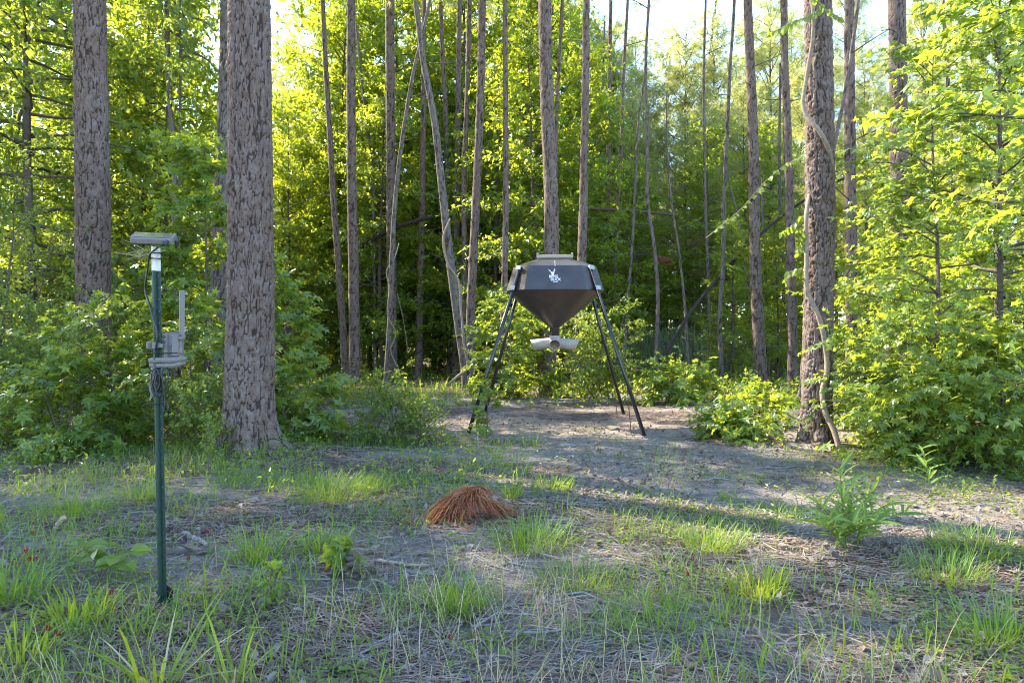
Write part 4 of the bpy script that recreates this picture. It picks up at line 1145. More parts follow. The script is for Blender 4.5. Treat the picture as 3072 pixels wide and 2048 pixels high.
for lab, u, D, H in (
    ('yellow-green hardwood glowing beside the thin dark trunk at the left', 500, 15.6, 9.5),
    ('sunlit hardwood crown filling the gap between the two left pines', 430, 17, 12),
    ('bright hardwood just right of the biggest pine', 870, 24, 9.5),
    ('low bright hardwood behind the straight dark pine', 1010, 26, 9.5),
    ('light green hardwood behind the leaf-draped pine', 1150, 24, 10.5),
    ('green hardwood spreading between the forked trunk and the sunlit-edged pine', 1320, 27, 10.5),
    ('dense green hardwood behind the slim pine left of the hopper', 1490, 23.5, 10.5),
    ('tall green hardwood directly above and behind the hopper', 1600, 21, 11.5),
    ('green hardwood leaning over the grey pine right of the hopper', 1750, 22, 10.5),
    ('young yellow-green hardwood glowing beside the propped dead trunk', 2190, 18.6, 4.4),
    ('small bright hardwood behind the dark pine near the vine-wrapped one', 2330, 19.5, 4.6),
    ('yellow-green hardwood behind the sunlit-edged pine at right', 2740, 15.5, 6.5),
    ('slender bright hardwood carrying loose sprays above the reeds', 1900, 24, 7.5),
    ('airy bright hardwood behind the crooked-footed stem', 2130, 23.5, 8.5),
    ('bright hardwood between the dark pine and the brown pine at right', 2310, 25, 9.0),
    ('bright hardwood behind the pale leaning stem near the vine-wrapped pine', 2500, 20, 7.0),
    ('leafy hardwood on the right edge behind the sweetgums', 3060, 14, 8.5)):
    wood_tree('hard', lab, u, D, H, G1)
G2 = 'dark hardwoods on the shaded left side'
for lab, u, D, H in (('dark hardwood in the upper left corner behind the airy shrub', 90, 13.5, 13),
                     ('dark hardwood left of the pale straight pine', -60, 16.0, 12),
                     ('dark hardwood close behind the pale straight pine', 330, 16.5, 8.5)):
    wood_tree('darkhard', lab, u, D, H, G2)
for u, D, H in ((850, 27, 10.5), (945, 29.5, 16.5), (1030, 27, 15.5), (1110, 30, 17), (1210, 28.5, 17), (1300, 31, 18), (1400, 29, 17), (1480, 32, 18.5), (1560, 30.5, 18), (1650, 27.5, 15.5), (1730, 31, 15.5), (1800, 29, 10.5), (450, 27, 13), (560, 30, 13), (700, 29, 8.5), (250, 22, 15), (120, 24, 15)):
    wood_tree('hard', 'tall second-rank sunlit hardwood ' + where(u), u, D, H, 'second rank of sunlit hardwoods')
for u, D, H in ((760, 31, 6), (880, 33, 7), (1000, 32, 6.5), (1130, 33, 7), (1260, 34, 7.5), (1390, 32, 7), (1500, 34, 7), (1620, 33, 7), (1740, 33, 6.5), (1860, 30, 5.5), (1960, 32, 5.4), (2060, 30, 5.0), (2160, 32, 5.2), (2270, 29, 4.6), (2380, 31, 5), (2480, 27, 4.6), (2600, 29, 5), (2750, 27, 5), (2900, 29, 5.5), (3050, 27, 5)):
    wood_tree('darkhard', 'low shade-dark understory tree ' + where(u), u, D, H, 'shaded understory trees deep in the wood')  # dark-leaved row added: its leaf colour helps make the deep-shade band
# trees left of the frame that shade the foreground
for x, D, H in ((-11.5, 6.9, 18), (-15, 8.2, 22), (-15, 5.5, 20), (-18, 8, 23), (-19.5, 14.2, 23), (-10, 4.5, 16), (-11, 1.3, 17), (-14, 2, 19), (-20, 4, 23), (-22.5, 10.5, 25), (-16, 12.8, 19)):
    wood_tree('tall', 'tall hardwood outside the left edge that shades the clearing', 0, D, H, 'hardwoods beyond the left edge', x=x)
rng = np.random.default_rng(77)
for u, D, H in ((680, 33, 13.5), (770, 35, 15), (860, 36, 17), (1000, 33, 18), (1190, 34, 19), (1330, 38, 21), (1560, 36, 20), (1720, 33, 18), (1640, 34, 19), (1090, 36, 20), (1450, 35, 20)):
    wood_tree('young', 'pale pine top above the hardwoods ' + where(u), u, D, H, 'pale young pines behind the hardwoods')
for u, D, H in ((1800, 33, 16), (1890, 27, 10.5), (1940, 33, 13.5), (2000, 36, 16.5), (1900, 34, 16), (1850, 29, 14), (2060, 32, 15.5), (2150, 33, 16.5), (2320, 32, 17), (2260, 37, 18), (2060, 25, 9.5), (2110, 34, 14.5), (2160, 29, 11), (2200, 36, 15.5), (2240, 27, 11), (2300, 34, 14), (2400, 28, 12), (2380, 36, 18), (2470, 22, 10), (2560, 30, 16.5), (2600, 19, 8.8), (2700, 32, 16), (2760, 20, 11), (2860, 25, 13.5), (2960, 21, 11), (3090, 24, 13)):
    wood_tree('young', ('nearer' if D < 29.5 else 'farther, taller') + ' pale long-needled pine ' + where(u), u, D, H, 'pale young pines right of the feeder')

# far wood: one uncountable mass
def far_wood():
    rng = np.random.default_rng(8); n = 60000
    u = rng.uniform(-.86, .86, n); D = rng.uniform(44, 62, n); x = u * D
    top = 9 + 7 * vnoise(x * .22, D * .1, 9) + 4 * vnoise(x * .9, D * .3, 10)
    z = rng.random(n) ** 1.25 * top
    pos = np.stack([x, D, z], 1); cl = vnoise(x * .7, z * .7, 12)
    k = cl + .3 * rng.random(n) > .36
    pos = pos[k]; n = len(pos)
    V, Fs = scatter(FOLD[0], FOLD[1], pos, frames(unit(rng, n), nrm(unit(rng, n) + np.array([0, -.4, .6]))), rng.uniform(.28, .5, n))
    obj('distant_woods', mesh_np('distant_woods', V, Fs), M['hard'], kind='stuff')
    g = Geo()
    for i in range(60):
        xx = rng.uniform(-.8, .8); d = rng.uniform(32, 58); xx *= d; h = rng.uniform(11, 19)
        g.add(*tube([(xx, d, -.5), (xx + rng.normal() * .3, d, h * .5), (xx + rng.normal() * .5, d, h)], [.14, .11, .05], 6, False))
    obj('distant_trunks', g, M['barkgrey'], kind='stuff')
far_wood()

# ------------------------------------------------------------------ grasses
def on_ground(u, v):
    D = EYE * F / (v - 1024)
    for _ in range(6):
        z = gz(gx(u, D), D); D = (EYE - z) * F / (v - 1024)
    return gx(u, D), D

def upright(rng, pos, h, bend=.5):
    """frames for the standing blade template: template z = blade axis"""
    n = len(pos); a = rng.random(n) * 2 * math.pi; t = np.abs(rng.normal(size=n)) * bend
    zax = nrm(np.stack([np.sin(t) * np.cos(a), np.sin(t) * np.sin(a), np.cos(t)], 1))
    xr = nrm(np.stack([np.cos(a), np.sin(a), -np.tan(np.clip(t, 0, 1.2))], 1))
    y = nrm(np.cross(zax, xr)); x = np.cross(y, zax)
    return np.stack([x, y, zax], -1)

def tuft_mesh(rng, rad, h, n, wid, curve, bend=.45):
    V_, F_ = [], []
    g = Geo()
    a = rng.random(n) * 6.283; r = rad * np.sqrt(rng.random(n)) * .55
    pos = np.stack([r * np.cos(a), r * np.sin(a), np.zeros(n)], 1)
    t = np.clip(bend * (.25 + r / max(rad, .01)) * rng.uniform(.2, 2.2, n), 0, 1.4); aa = a + rng.normal(size=n) * .5
    z = nrm(np.stack([np.sin(t) * np.cos(aa), np.sin(t) * np.sin(aa), np.cos(t)], 1))
    xr = np.stack([np.cos(aa), np.sin(aa), np.full(n, -.4)], 1); y = nrm(np.cross(z, xr)); x = np.cross(y, z)
    hh = h * rng.uniform(.22, 1.0, n) ** 1.1
    for k, c in enumerate((.15, curve)):
        s = slice(k * n // 2, (k + 1) * n // 2)
        tV, tF = blade(4, 1.0, c)
        sc = np.stack([hh[s], wid * rng.uniform(.7, 1.3, n)[s], hh[s]], 1)
        g.add(*scatter(tV, tF, pos[s], np.stack([x, y, z], -1)[s], sc))
    return g

TUFTS = [
    ('bright arching grass clump right of the green post, in front of the biggest pine', 775, 1680, .26, .27, 110, .009, 'grass'),
    ('bright grass clump with broad blades, second one right of the green post', 965, 1655, .22, .20, 100, .010, 'grass'),
    ('wide patch of fine grass at the foot of the biggest pine', 985, 1495, .55, .26, 420, .005, 'grass'),
    ('fine grass patch beside the wide one, nearer the red pine bough', 1110, 1470, .28, .20, 200, .005, 'grass'),
    ('round fine grass clump left of the broad-bladed plant', 2130, 1650, .28, .22, 260, .0055, 'grass'),
    ('glowing yellow-green grass clump in front of the broad-bladed plant', 2275, 1785, .22, .20, 130, .010, 'grassbright'),
    ('dark arching grass clump in the middle foreground', 1375, 1825, .20, .20, 150, .007, 'grass'),
    ('large ragged grass patch in front of the red pine bough', 1590, 1640, .38, .24, 300, .006, 'grass'),
    ('low sprawling grass patch right of the middle foreground', 1740, 1745, .36, .14, 260, .006, 'grass'),
    ('fine pale grass patch left of the green post, farther back', 240, 1540, .42, .22, 330, .005, 'grass'),
    ('spiky grass clump beyond the fine pale patch at the left', 420, 1500, .22, .34, 80, .007, 'grass'),
    ('bright broad grass clump at lower left beside the red clover', 240, 1865, .24, .20, 150, .009, 'grassbright'),
    ('grass patch at the right edge beyond the broad-bladed plant', 2930, 1660, .42, .22, 330, .006, 'grass'),
    ('grass patch right of the broad-bladed plant, nearer the camera', 2830, 1740, .35, .20, 260, .006, 'grass'),
    ('tall yellow glowing blades right at the front left of the picture', 470, 2090, .08, .46, 14, .020, 'grassbright'),
    ('short yellow glowing blades at the front, right of the tall ones', 700, 2080, .06, .32, 10, .017, 'grassbright'),
    ('small bright tuft just behind the red pine bough', 1535, 1490, .16, .20, 60, .008, 'grassbright'),
    ('pale green tuft on the sand behind the bough, toward the feeder', 1660, 1465, .30, .18, 160, .006, 'grass'),
    ('small grass tuft on the sand toward the vine-wrapped pine', 2190, 1500, .16, .13, 60, .007, 'grass'),
    ('tuft of narrow blades under the near feeder side', 1600, 1340, .16, .30, 40, .007, 'grass'),
    ('grass clump at the lower right corner', 2990, 1930, .25, .22, 180, .008, 'grass'),
    ('grass clump at the left edge in front', 30, 1800, .24, .26, 120, .009, 'grass'),
    ('bright corner tuft at the lower left edge', 60, 1990, .16, .22, 60, .011, 'grassbright'),
]
for i, (lab, u, v, rad, h, n, w, m) in enumerate(TUFTS):
    rng = np.random.default_rng(1200 + i); x, y = on_ground(u, v)
    t = thing('grass_clump', lab, 'grass clump', (x, y, gz(x, y) - .006))
    obj('blades', tuft_mesh(rng, rad, h, int(n * 1.35), w * .85, .75), M[m], t, kind='stuff')
    obj('dead_blades', tuft_mesh(rng, rad * 1.15, h * .75, max(6, n // 8), w * .6, .9, .8), M['dry'], t, kind='stuff')

def in_view(x, y, pad=.03):
    return np.abs(x / y) < .75 + pad

def sample(rng, n, y0, y1, dens, pw=1.0):
    """random ground points in the camera's wedge; nearer ground gets more"""
    k = n * 6
    y = y0 + (y1 - y0) * rng.random(k) ** (1 + pw); x = (rng.random(k) * 2 - 1) * (y * .78 + .15)
    ok = rng.random(k) < dens(x, y)
    x, y = x[ok][:n], y[ok][:n]
    return x, y

def scattered_grass():
    rng = np.random.default_rng(31)
    def dens(x, y):
        c = fbm(x * 1.3 + 9, y * 1.3, 51, 3); f = np.clip((c - .52) * 9, 0, 1) * np.clip(1.25 - (y - 3.2) * .16, .12, 1)
        f = f * np.clip(1 - np.exp(-(((x - .5) / 1.9) ** 2 + ((y - 9.8) / 1.9) ** 2)) * 1.2, .02, 1)
        return np.clip(f + .07 * (y < 5), 0, 1)
    x, y = sample(rng, 13000, 1.7, 8.5, dens, .6); n = len(x)
    pos = np.stack([x, y, ground_h(x, y) - .004], 1)
    h = rng.uniform(.05, .19, n) * (1 + .5 * (fbm(x * 2, y * 2, 3, 2) - .4)) * np.where(y < 2.6, .8, 1)
    tV, tF = blade(3, 1.0, .45)
    V, Fs = scatter(tV, tF, pos, upright(rng, pos, h, .75), np.stack([h, rng.uniform(.0025, .006, n), h], 1))
    obj('grass', mesh_np('grass', V, Fs), M['grass'], kind='stuff')
    # dry upright stems in the foreground
    def dens2(x, y): return np.clip((fbm(x * 1.6 + 40, y * 1.8, 61, 3) - .46) * 7, .02, 1)
    x, y = sample(rng, 1000, 1.75, 3.6, dens2, .1); n = len(x)
    pos = np.stack([x, y, ground_h(x, y) - .004], 1); h = .06 + .28 * rng.random(n) ** 1.6
    V, Fs = scatter(*blade(4, 1.0, .3), pos, upright(rng, pos, h, .27), np.stack([h, rng.uniform(.0022, .0045, n), h], 1))
    obj('dry_grass', mesh_np('dry_grass', V, Fs), M['dry'], kind='stuff')
    # fresh green stems mixed in at the front
    x, y = sample(rng, 800, 1.75, 3.4, lambda x, y: np.clip((fbm(x * 1.5 + 7, y * 1.2, 71, 3) - .42) * 4, 0, 1), .3); n = len(x)
    pos = np.stack([x, y, ground_h(x, y) - .004], 1); h = rng.uniform(.07, .2, n)
    V, Fs = scatter(*blade(4, 1.0, .2), pos, upright(rng, pos, h, .22), np.stack([h, rng.uniform(.004, .009, n), h], 1))
    obj('green_stems', mesh_np('green_stems', V, Fs), M['grass'], kind='stuff')
    # small broad-leaved weeds hugging the ground
    x, y = sample(rng, 10000, 1.8, 10, lambda x, y: np.clip((fbm(x * 1.7 + 17, y * 1.7, 81, 3) - .48) * 6, .02, 1) * np.clip(1.1 - np.exp(-(((x - .5) / 1.7) ** 2 + ((y - 9.8) / 1.7) ** 2)), 0, 1), .5); n = len(x)
    pos = np.stack([x, y, ground_h(x, y) + rng.uniform(.005, .06, n)], 1)
    V, Fs = scatter(*FOLD, pos, frames(nrm(unit(rng, n) * np.array([1, 1, .3])), nrm(unit(rng, n) * .5 + np.array([0, 0, 1]))), rng.uniform(.014, .045, n))
    obj('ground_weeds', mesh_np('ground_weeds', V, Fs), M['shrub'], kind='stuff')

def litter():
    rng = np.random.default_rng(33)
    x, y = sample(rng, 70000, 1.5, 11.5, lambda x, y: np.clip(straw_mask(x, y) * 1.1 + .25, 0, 1), .75); n = len(x)
    pos = np.stack([x, y, ground_h(x, y) + .012 + rng.random(n) * .012], 1)
    tV = np.array([(-.5, -.5, 0), (-.5, .5, 0), (.12, .5, .10), (.12, -.5, .10), (.5, 0, -.02)]); tF = [np.array([(0, 3, 2, 1)]), np.array([(3, 4, 2)])]
    a = rng.normal(size=n) * .8 + (fbm(x, y, 5, 2) - .5) * 4
    d = np.stack([np.cos(a), np.sin(a), rng.normal(size=n) * .08], 1)
    L_ = rng.uniform(.06, .21, n)
    V, Fs = scatter(tV, tF, pos, frames(d, nrm(np.stack([rng.normal(size=n) * .25, rng.normal(size=n) * .25, np.ones(n)], 1))), np.stack([L_, rng.uniform(.0026, .0056, n), L_ * .6], 1))
    obj('pine_straw', mesh_np('pine_straw', V, Fs), M['straw'], kind='stuff')
    x, y = sample(rng, 5200, 1.6, 11, lambda x, y: np.clip(straw_mask(x, y) * .8 + .25, 0, 1), .6); n = len(x)
    pos = np.stack([x, y, ground_h(x, y) + .012], 1)
    bV, bF = box(1, .55, .16)
    V, Fs = scatter(bV, bF, pos, frames(nrm(unit(rng, n) * np.array([1, 1, .18])), nrm(unit(rng, n) * .3 + np.array([0, 0, 1]))), rng.uniform(.008, .034, n) * (.7 + y * .06))
    obj('bark_chips', mesh_np('bark_chips', V, Fs), M['chip'], kind='stuff')
    x, y = sample(rng, 9000, 1.7, 12.5, lambda x, y: np.clip((fbm(x * 1.1 + 70, y * 1.1, 45, 3) - .40) * 4, .04, 1), .75); n = len(x)
    pos = np.stack([x, y, ground_h(x, y) + .02], 1)
    V, Fs = scatter(*FOLD, pos, frames(nrm(unit(rng, n) * np.array([1, 1, .4])), nrm(unit(rng, n) * .8 + np.array([0, 0, .8]))), rng.uniform(.025, .07, n))
    obj('dead_leaves', mesh_np('dead_leaves', V, Fs), M['chip'], kind='stuff')
    g = Geo(); x, y = sample(rng, 1900, 1.8, 12, lambda x, y: np.full(len(x), .8), .5)
    for i in range(len(x)):
        l = rng.uniform(.05, .32); a = rng.normal() * .7; z = gz(x[i], y[i]) + .016
        d = np.array([math.cos(a), math.sin(a), 0]) * l / 2
        c = np.array([x[i], y[i], z])
        g.add(*tube([c - d, c + rng.normal(size=3) * np.array([.1, .1, .03]) * l, c + d], np.array([1, .9, .6]) * rng.uniform(.002, .007), 4))
    obj('small_twigs', g, M['greytwig'], kind='stuff')
    # leafy cover of the wood's floor
    x, y = sample(rng, 21000, 12, 31, lambda x, y: np.clip((fbm(x * .5 + 3, y * .5, 91, 3) - .36) * 3, .05, 1) * np.clip((y - 12) / 2.5 + (np.abs(x - .5) > 4.0), 0, 1), .5); n = len(x)
    hgt = np.clip(fbm(x * .8, y * .8, 93, 3) - .2, .05, 1) * .75
    pos = np.stack([x, y, ground_h(x, y) + rng.random(n) ** 1.3 * hgt], 1)
    V, Fs = scatter(*FOLD, pos, frames(nrm(unit(rng, n) + np.array([0, 0, -.1])), nrm(unit(rng, n) * .7 + np.array([0, -.2, 1]))), rng.uniform(.06, .13, n))
    obj('undergrowth', mesh_np('undergrowth', V, Fs), M['hard'], kind='stuff')
    x, y = sample(rng, 9000, 11.5, 30, lambda x, y: np.clip((fbm(x * .6 + 13, y * .6, 95, 3) - .36) * 3, .05, 1) * np.clip((y - 11.8) / 2.5 + (np.abs(x - .5) > 4.0), 0, 1), .4); n = len(x)
    pos = np.stack([x, y, ground_h(x, y)], 1); h = rng.uniform(.15, .45, n)
    V, Fs = scatter(*blade(3, 1.0, .4), pos, upright(rng, pos, h, .4), np.stack([h, rng.uniform(.008, .016, n), h], 1))
    obj('woodland_grass', mesh_np('woodland_grass', V, Fs), M['grass'], kind='stuff')
    # grass fringe and weeds in front of the left bushes
    x = rng.uniform(-6.5, .3, 16000); y = 5.2 + rng.random(16000) * 2.9; k = rng.random(16000) < np.clip((fbm(x * 1.4, y * 1.4, 97, 3) - .38) * 4, .02, 1) * np.clip((.4 - x) / 1.2, 0, 1)
    x, y = x[k], y[k]; n = len(x); pos = np.stack([x, y, ground_h(x, y)], 1); h = rng.uniform(.05, .2, n)
    V, Fs = scatter(*blade(3, 1.0, .4), pos, upright(rng, pos, h, .5), np.stack([h, rng.uniform(.004, .008, n), h], 1))
    obj('fringe_grass', mesh_np('fringe_grass', V, Fs), M['grass'], kind='stuff')
    x = np.concatenate([rng.uniform(-6.5, .3, 9000), rng.uniform(2.4, 6.2, 3500)]); y = np.concatenate([5.0 + rng.random(9000) * 3.6, 5.2 + rng.random(3500) * 3.2])
    k = rng.random(12500) < np.clip((fbm(x * 1.2 + 31, y * 1.2, 98, 3) - .40) * 5, .01, 1) * np.where(x < .4, np.clip((.4 - x) / 1.2, 0, 1), np.clip((x - 2.4) / 1.2, 0, 1))
    x, y = x[k], y[k]; n = len(x); pos = np.stack([x, y, ground_h(x, y) + .01 + rng.random(n) ** 1.4 * .16], 1)
    V, Fs = scatter(*FOLD, pos, frames(nrm(unit(rng, n) + np.array([0, 0, .1])), nrm(unit(rng, n) * .7 + np.array([0, -.1, 1]))), rng.uniform(.02, .06, n))
    obj('low_weeds', mesh_np('low_weeds', V, Fs), M['shrub'], kind='stuff')

def reeds():
    rng = np.random.default_rng(35); n = 5200
    x = gx(rng.uniform(1740, 2420, n), 1); y = rng.uniform(20.5, 25.5, n); x = x * y
    k = rng.random(n) < np.clip((fbm(x * .7, y * .7, 99, 3) - .3) * 3.2, .05, 1); x, y = x[k], y[k]; n = len(x)
    pos = np.stack([x, y, ground_h(x, y)], 1); h = rng.uniform(.9, 2.0, n)
    V, Fs = scatter(*blade(4, 1.0, .16), pos, upright(rng, pos, h, .13), np.stack([h, rng.uniform(.012, .024, n), h], 1))
    obj('reeds', mesh_np('reeds', V, Fs), M['reed'], kind='stuff')
scattered_grass(); litter(); reeds()

# ------------------------------------------------------------------ broad-bladed plant, seedling, leafy vine shoots: every leaf a part
def stem_plant(name, label, cat, base, stems, tmpl, key, mat, stem_r, stem_mat):
    """stems: list of (points relative to base, [(t, direction, normal, size), ...])"""
    t = thing(name, label, cat, base)
    for pts, leaves in stems:
        sm = catmull(pts, 14)
        obj('stem', Geo().add(*tube(sm, np.linspace(stem_r, stem_r * .4, 14), 6)).mesh('stem', True), M[stem_mat], t)
        if not leaves: continue
        tt = np.linspace(0, 1, 14)
        pos = np.array([[np.interp(l[0], tt, sm[:, k]) for k in range(3)] for l in leaves])
        Rm = frames(np.array([l[1] for l in leaves], float), np.array([l[2] for l in leaves], float))
        add_leaf_parts(t, tmpl, key, M[mat], pos, Rm, np.array([l[3] for l in leaves]), range(len(leaves)))
    return t

def cane():
    rng = np.random.default_rng(61); x, y = on_ground(2535, 1650); b = np.array([x, y, gz(x, y)])
    stems = []
    for u, v, D, n in [(q[0], q[1], q[2], int(q[3] * 1.5)) for q in ((2518, 1390, y - .05, 13), (2560, 1450, y + .1, 12), (2620, 1460, y, 14), (2690, 1490, y - .1, 13), (2450, 1500, y + .05, 11), (2400, 1550, y - .1, 9), (2640, 1560, y - .2, 13), (2730, 1530, y + .15, 12), (2560, 1560, y - .22, 12), (2470, 1570, y - .2, 10))]:
        e = P(u, v, D) - b
        pts = [np.zeros(3) + rng.normal(size=3) * np.array([.04, .04, 0]), e * .5 + np.array([0, 0, .05]), e * .93]
        lv = []
        for k in range(n):
            s = .25 + .75 * k / (n - 1); a = k * 2.4 + rng.random()
            d = nrm(e) * .55 + np.array([math.cos(a), math.sin(a) * .8, rng.uniform(.05, .55)]) * .8
            lv.append((s, d, np.array([rng.normal() * .4, -.35 + rng.normal() * .3, 1]), rng.uniform(.085, .175)))
        stems.append((pts, lv))
    stem_plant('broad_bladed_plant', 'spreading green plant with long lance-shaped leaves on the sand at right', 'plant', b, stems, lance_leaf(5, .075, .30), 'lance_leaf', 'cane', .0045, 'cane')
    x, y = on_ground(2790, 1500); b = np.array([x, y, gz(x, y)]); stems = []
    e = P(2765, 1345, y) - b; lv = []
    for k in range(14):
        a = k * 2.4; lv.append((.3 + .7 * k / 13, nrm(e) * .4 + np.array([math.cos(a), math.sin(a) * .8, rng.uniform(-.1, .5)]) * .8, np.array([rng.normal() * .4, -.35, 1]), rng.uniform(.09, .16)))
    stem_plant('broad_bladed_plant', 'single-stemmed lance-leaved plant just behind the spreading one, by the sweetgum bush', 'plant', b, [([np.zeros(3), e * .5 + np.array([.02, 0, 0]), e], lv)], lance_leaf(5, .075, .30), 'lance_leaf', 'cane', .005, 'cane')

def seedling():
    rng = np.random.default_rng(62); x, y = on_ground(300, 1735); b = np.array([x, y, gz(x, y)]); stems = []
    for u, v, D, lv in ((250, 1640, y, 5), (330, 1630, y + .1, 5), (400, 1650, y - .1, 5), (370, 1690, y - .15, 3)):
        e = P(u, v, D) - b; l = []
        for k in range(lv):
            a = k * 2.2 + rng.random() * 2
            l.append((.45 + .55 * k / (lv - 1), np.array([math.cos(a), math.sin(a), -.15]) + nrm(e) * .3, np.array([rng.normal() * .3, -.3, 1]), rng.uniform(.085, .13)))
        stems.append(([np.zeros(3), e * .5 + np.array([0, 0, .03]), e], l))
    stem_plant('broadleaf_seedling', 'broad-leaved green seedling in the grass left of the post', 'seedling', b, stems, ROUND, 'round_leaf', 'shrub', .003, 'twig')

def shoots():
    rng = np.random.default_rng(63)
    for lab, pts, n, ls, hang in (
        ('pale arching vine shoot lined with bright leaves between the dark pine and the vine-wrapped one', [P(2117, 715, 9.5), P(2160, 680, 9.4), P(2232, 619, 9.2), P(2290, 550, 9.0), P(2347, 501, 8.8), P(2410, 470, 8.3)], 34, .085, .5),
        ('leafy shoot hanging left of the vine-wrapped pine, upper of two', [P(2420, 640, 7.9), P(2390, 665, 7.9), P(2360, 690, 7.95), P(2342, 700, 8.0)], 14, .085, .6),
        ('leafy shoot hanging left of the vine-wrapped pine, lower of two', [P(2418, 800, 7.9), P(2395, 808, 7.9), P(2365, 820, 7.9), P(2350, 845, 7.9)], 13, .085, .6),
        ('leafy drooping shoot against the flank of the vine-wrapped pine', [P(2412, 690, 7.8), P(2402, 730, 7.85), P(2390, 765, 7.85)], 10, .08, .9),
        ('round-leaved vine sprig reaching out at the top of the vine-wrapped pine', [P(2470, 20, 7.6), P(2420, 52, 7.55), P(2370, 70, 7.5), P(2320, 95, 7.5), P(2290, 100, 7.5)], 20, .085, .6),
        ('short round-leaved sprig crossing the top of the vine-wrapped pine', [P(2430, -10, 7.55), P(2480, 30, 7.6), P(2530, 60, 7.6)], 14, .085, .6)):
        b = np.array(pts[0]); rel = [np.array(p) - b for p in pts]; ax = nrm(rel[-1] - rel[0]); lv = []
        for k in range(n):
            sgn = 1 if k % 2 else -1
            d = ax * .5 + np.array([rng.normal() * .4, sgn * .5, -hang + rng.normal() * .25 + .35 * sgn])
            lv.append((.08 + .92 * k / n, d, np.array([rng.normal() * .5, -.8, .6 + rng.normal() * .3]), ls * rng.uniform(.7, 1.2)))
        stem_plant('vine_shoot', lab, 'vine', b, [(rel, lv)], ROUND, 'vine_leaf', 'vine', .006, 'liana')
cane(); seedling(); shoots()

# ------------------------------------------------------------------ red pine bough, sticks, clover, dead needles
def bough():
    rng = np.random.default_rng(64); x, y = on_ground(1370, 1560); b = np.array([x, y, gz(x, y)])
    t = thing('dead_pine_bough', 'rust-red dead pine bough lying like a small tent on the sand', 'dead branch', b)
    rel = [P(1345, 1545, y - .05) - b, P(1372, 1512, y) - b, P(1405, 1482, y + .05) - b, P(1443, 1458, y + .12) - b]
    rel2 = [P(1405, 1494, y + .05) - b, P(1450, 1505, y + .05) - b, P(1500, 1530, y + .1) - b]
    obj('twig', Geo().add(*tube(catmull(rel, 16), np.linspace(.011, .004, 16), 7, True, rng, .2)).mesh('twig', True), M['twig'], t)
    obj('twig', Geo().add(*tube(catmull(rel2, 12), np.linspace(.006, .003, 12), 6)).mesh('twig', True), M['twig'], t)
    g = Geo()
    n = 2300
    for sm, m, out_, L0 in ((catmull(rel, 60), 430, -1.25, .28), (catmull(rel2, 60), 230, .9, .19), (catmull(rel, 60), 190, .55, .24), (catmull(rel, 60), 210, -.25, .20)):
        k = rng.integers(0, 60, m); p0 = sm[k] + rng.normal(size=(m, 3)) * .005
        d = nrm(np.stack([rng.normal(size=m) * .34 + out_ * .72, rng.normal(size=m) * .42 - .36, -np.abs(rng.normal(size=m)) * .28 - .04], 1))
        L_ = L0 * rng.uniform(.55, 1.15, m)
        p1 = p0 + d * L_[:, None] * .5 + np.array([0, 0, .012]); p2 = p1 + nrm(d + np.array([0, 0, -.75])) * L_[:, None] * .5
        p1[:, 2] = np.maximum(p1[:, 2], .012); p2[:, 2] = np.maximum(p2[:, 2], .004 + rng.random(m) * .01)
        s = nrm(np.cross(d, rng.normal(size=(m, 3)))) * .0027
        V = np.stack([p0 - s, p0 + s, p1 - s, p1 + s, p2], 1).reshape(-1, 3); o = np.arange(m)[:, None] * 5
        g.add(V, [np.concatenate([o, o + 2, o + 3, o + 1], 1), np.concatenate([o + 2, o + 4, o + 3], 1)])
    m = 420; a = rng.random(m) * 6.283; rr = .12 + .34 * rng.random(m) ** 1.2
    p0 = np.stack([.07 + rr * np.cos(a) * 1.15, .05 + rr * np.sin(a) * .8, np.zeros(m)], 1); p0[:, 2] = ground_h(p0[:, 0] + b[0], p0[:, 1] + b[1]) - b[2] + .014 + rng.random(m) * .02
    a2 = a + rng.normal(size=m) * .9; d = np.stack([np.cos(a2), np.sin(a2), rng.normal(size=m) * .12], 1); L_ = rng.uniform(.08, .2, m)[:, None]
    s = np.stack([-np.sin(a2), np.cos(a2), np.zeros(m)], 1) * .0022; o = np.arange(m)[:, None] * 3
    g.add(np.stack([p0 - s, p0 + s, p0 + d * L_], 1).reshape(-1, 3), [np.concatenate([o, o + 1, o + 2], 1)])
    obj('needles', g, M['deadneedle'], t, kind='stuff')
    # brown hanging needles in the wood
    c = P(1985, 790, 22); t = thing('dead_pine_spray', 'orange-brown spray of dead needles hanging behind the stems right of the feeder', 'dead branch', c)
    obj('twig', Geo().add(*tube([(-1.3, .4, .32), (-.4, .1, .30), (0, 0, .2), (.3, 0, .1)], [.022, .016, .012, .006], 6)), M['twig'], t)
    m = 120; p0 = np.stack([rng.uniform(-.2, .3, m), rng.normal(size=m) * .08, np.zeros(m)], 1); p0[:, 2] = .2 - p0[:, 0] * .3
    tV, tF = needle_tuft(rng, 9, .8, .02)
    V, Fs = scatter(tV, tF, p0, frames(nrm(np.stack([rng.normal(size=m) * .4, rng.normal(size=m) * .4, -np.ones(m)], 1)), unit(rng, m)), rng.uniform(.18, .34, m))
    obj('needles', mesh_np('needles', V, Fs), M['deadneedle'], t, kind='stuff')
bough()

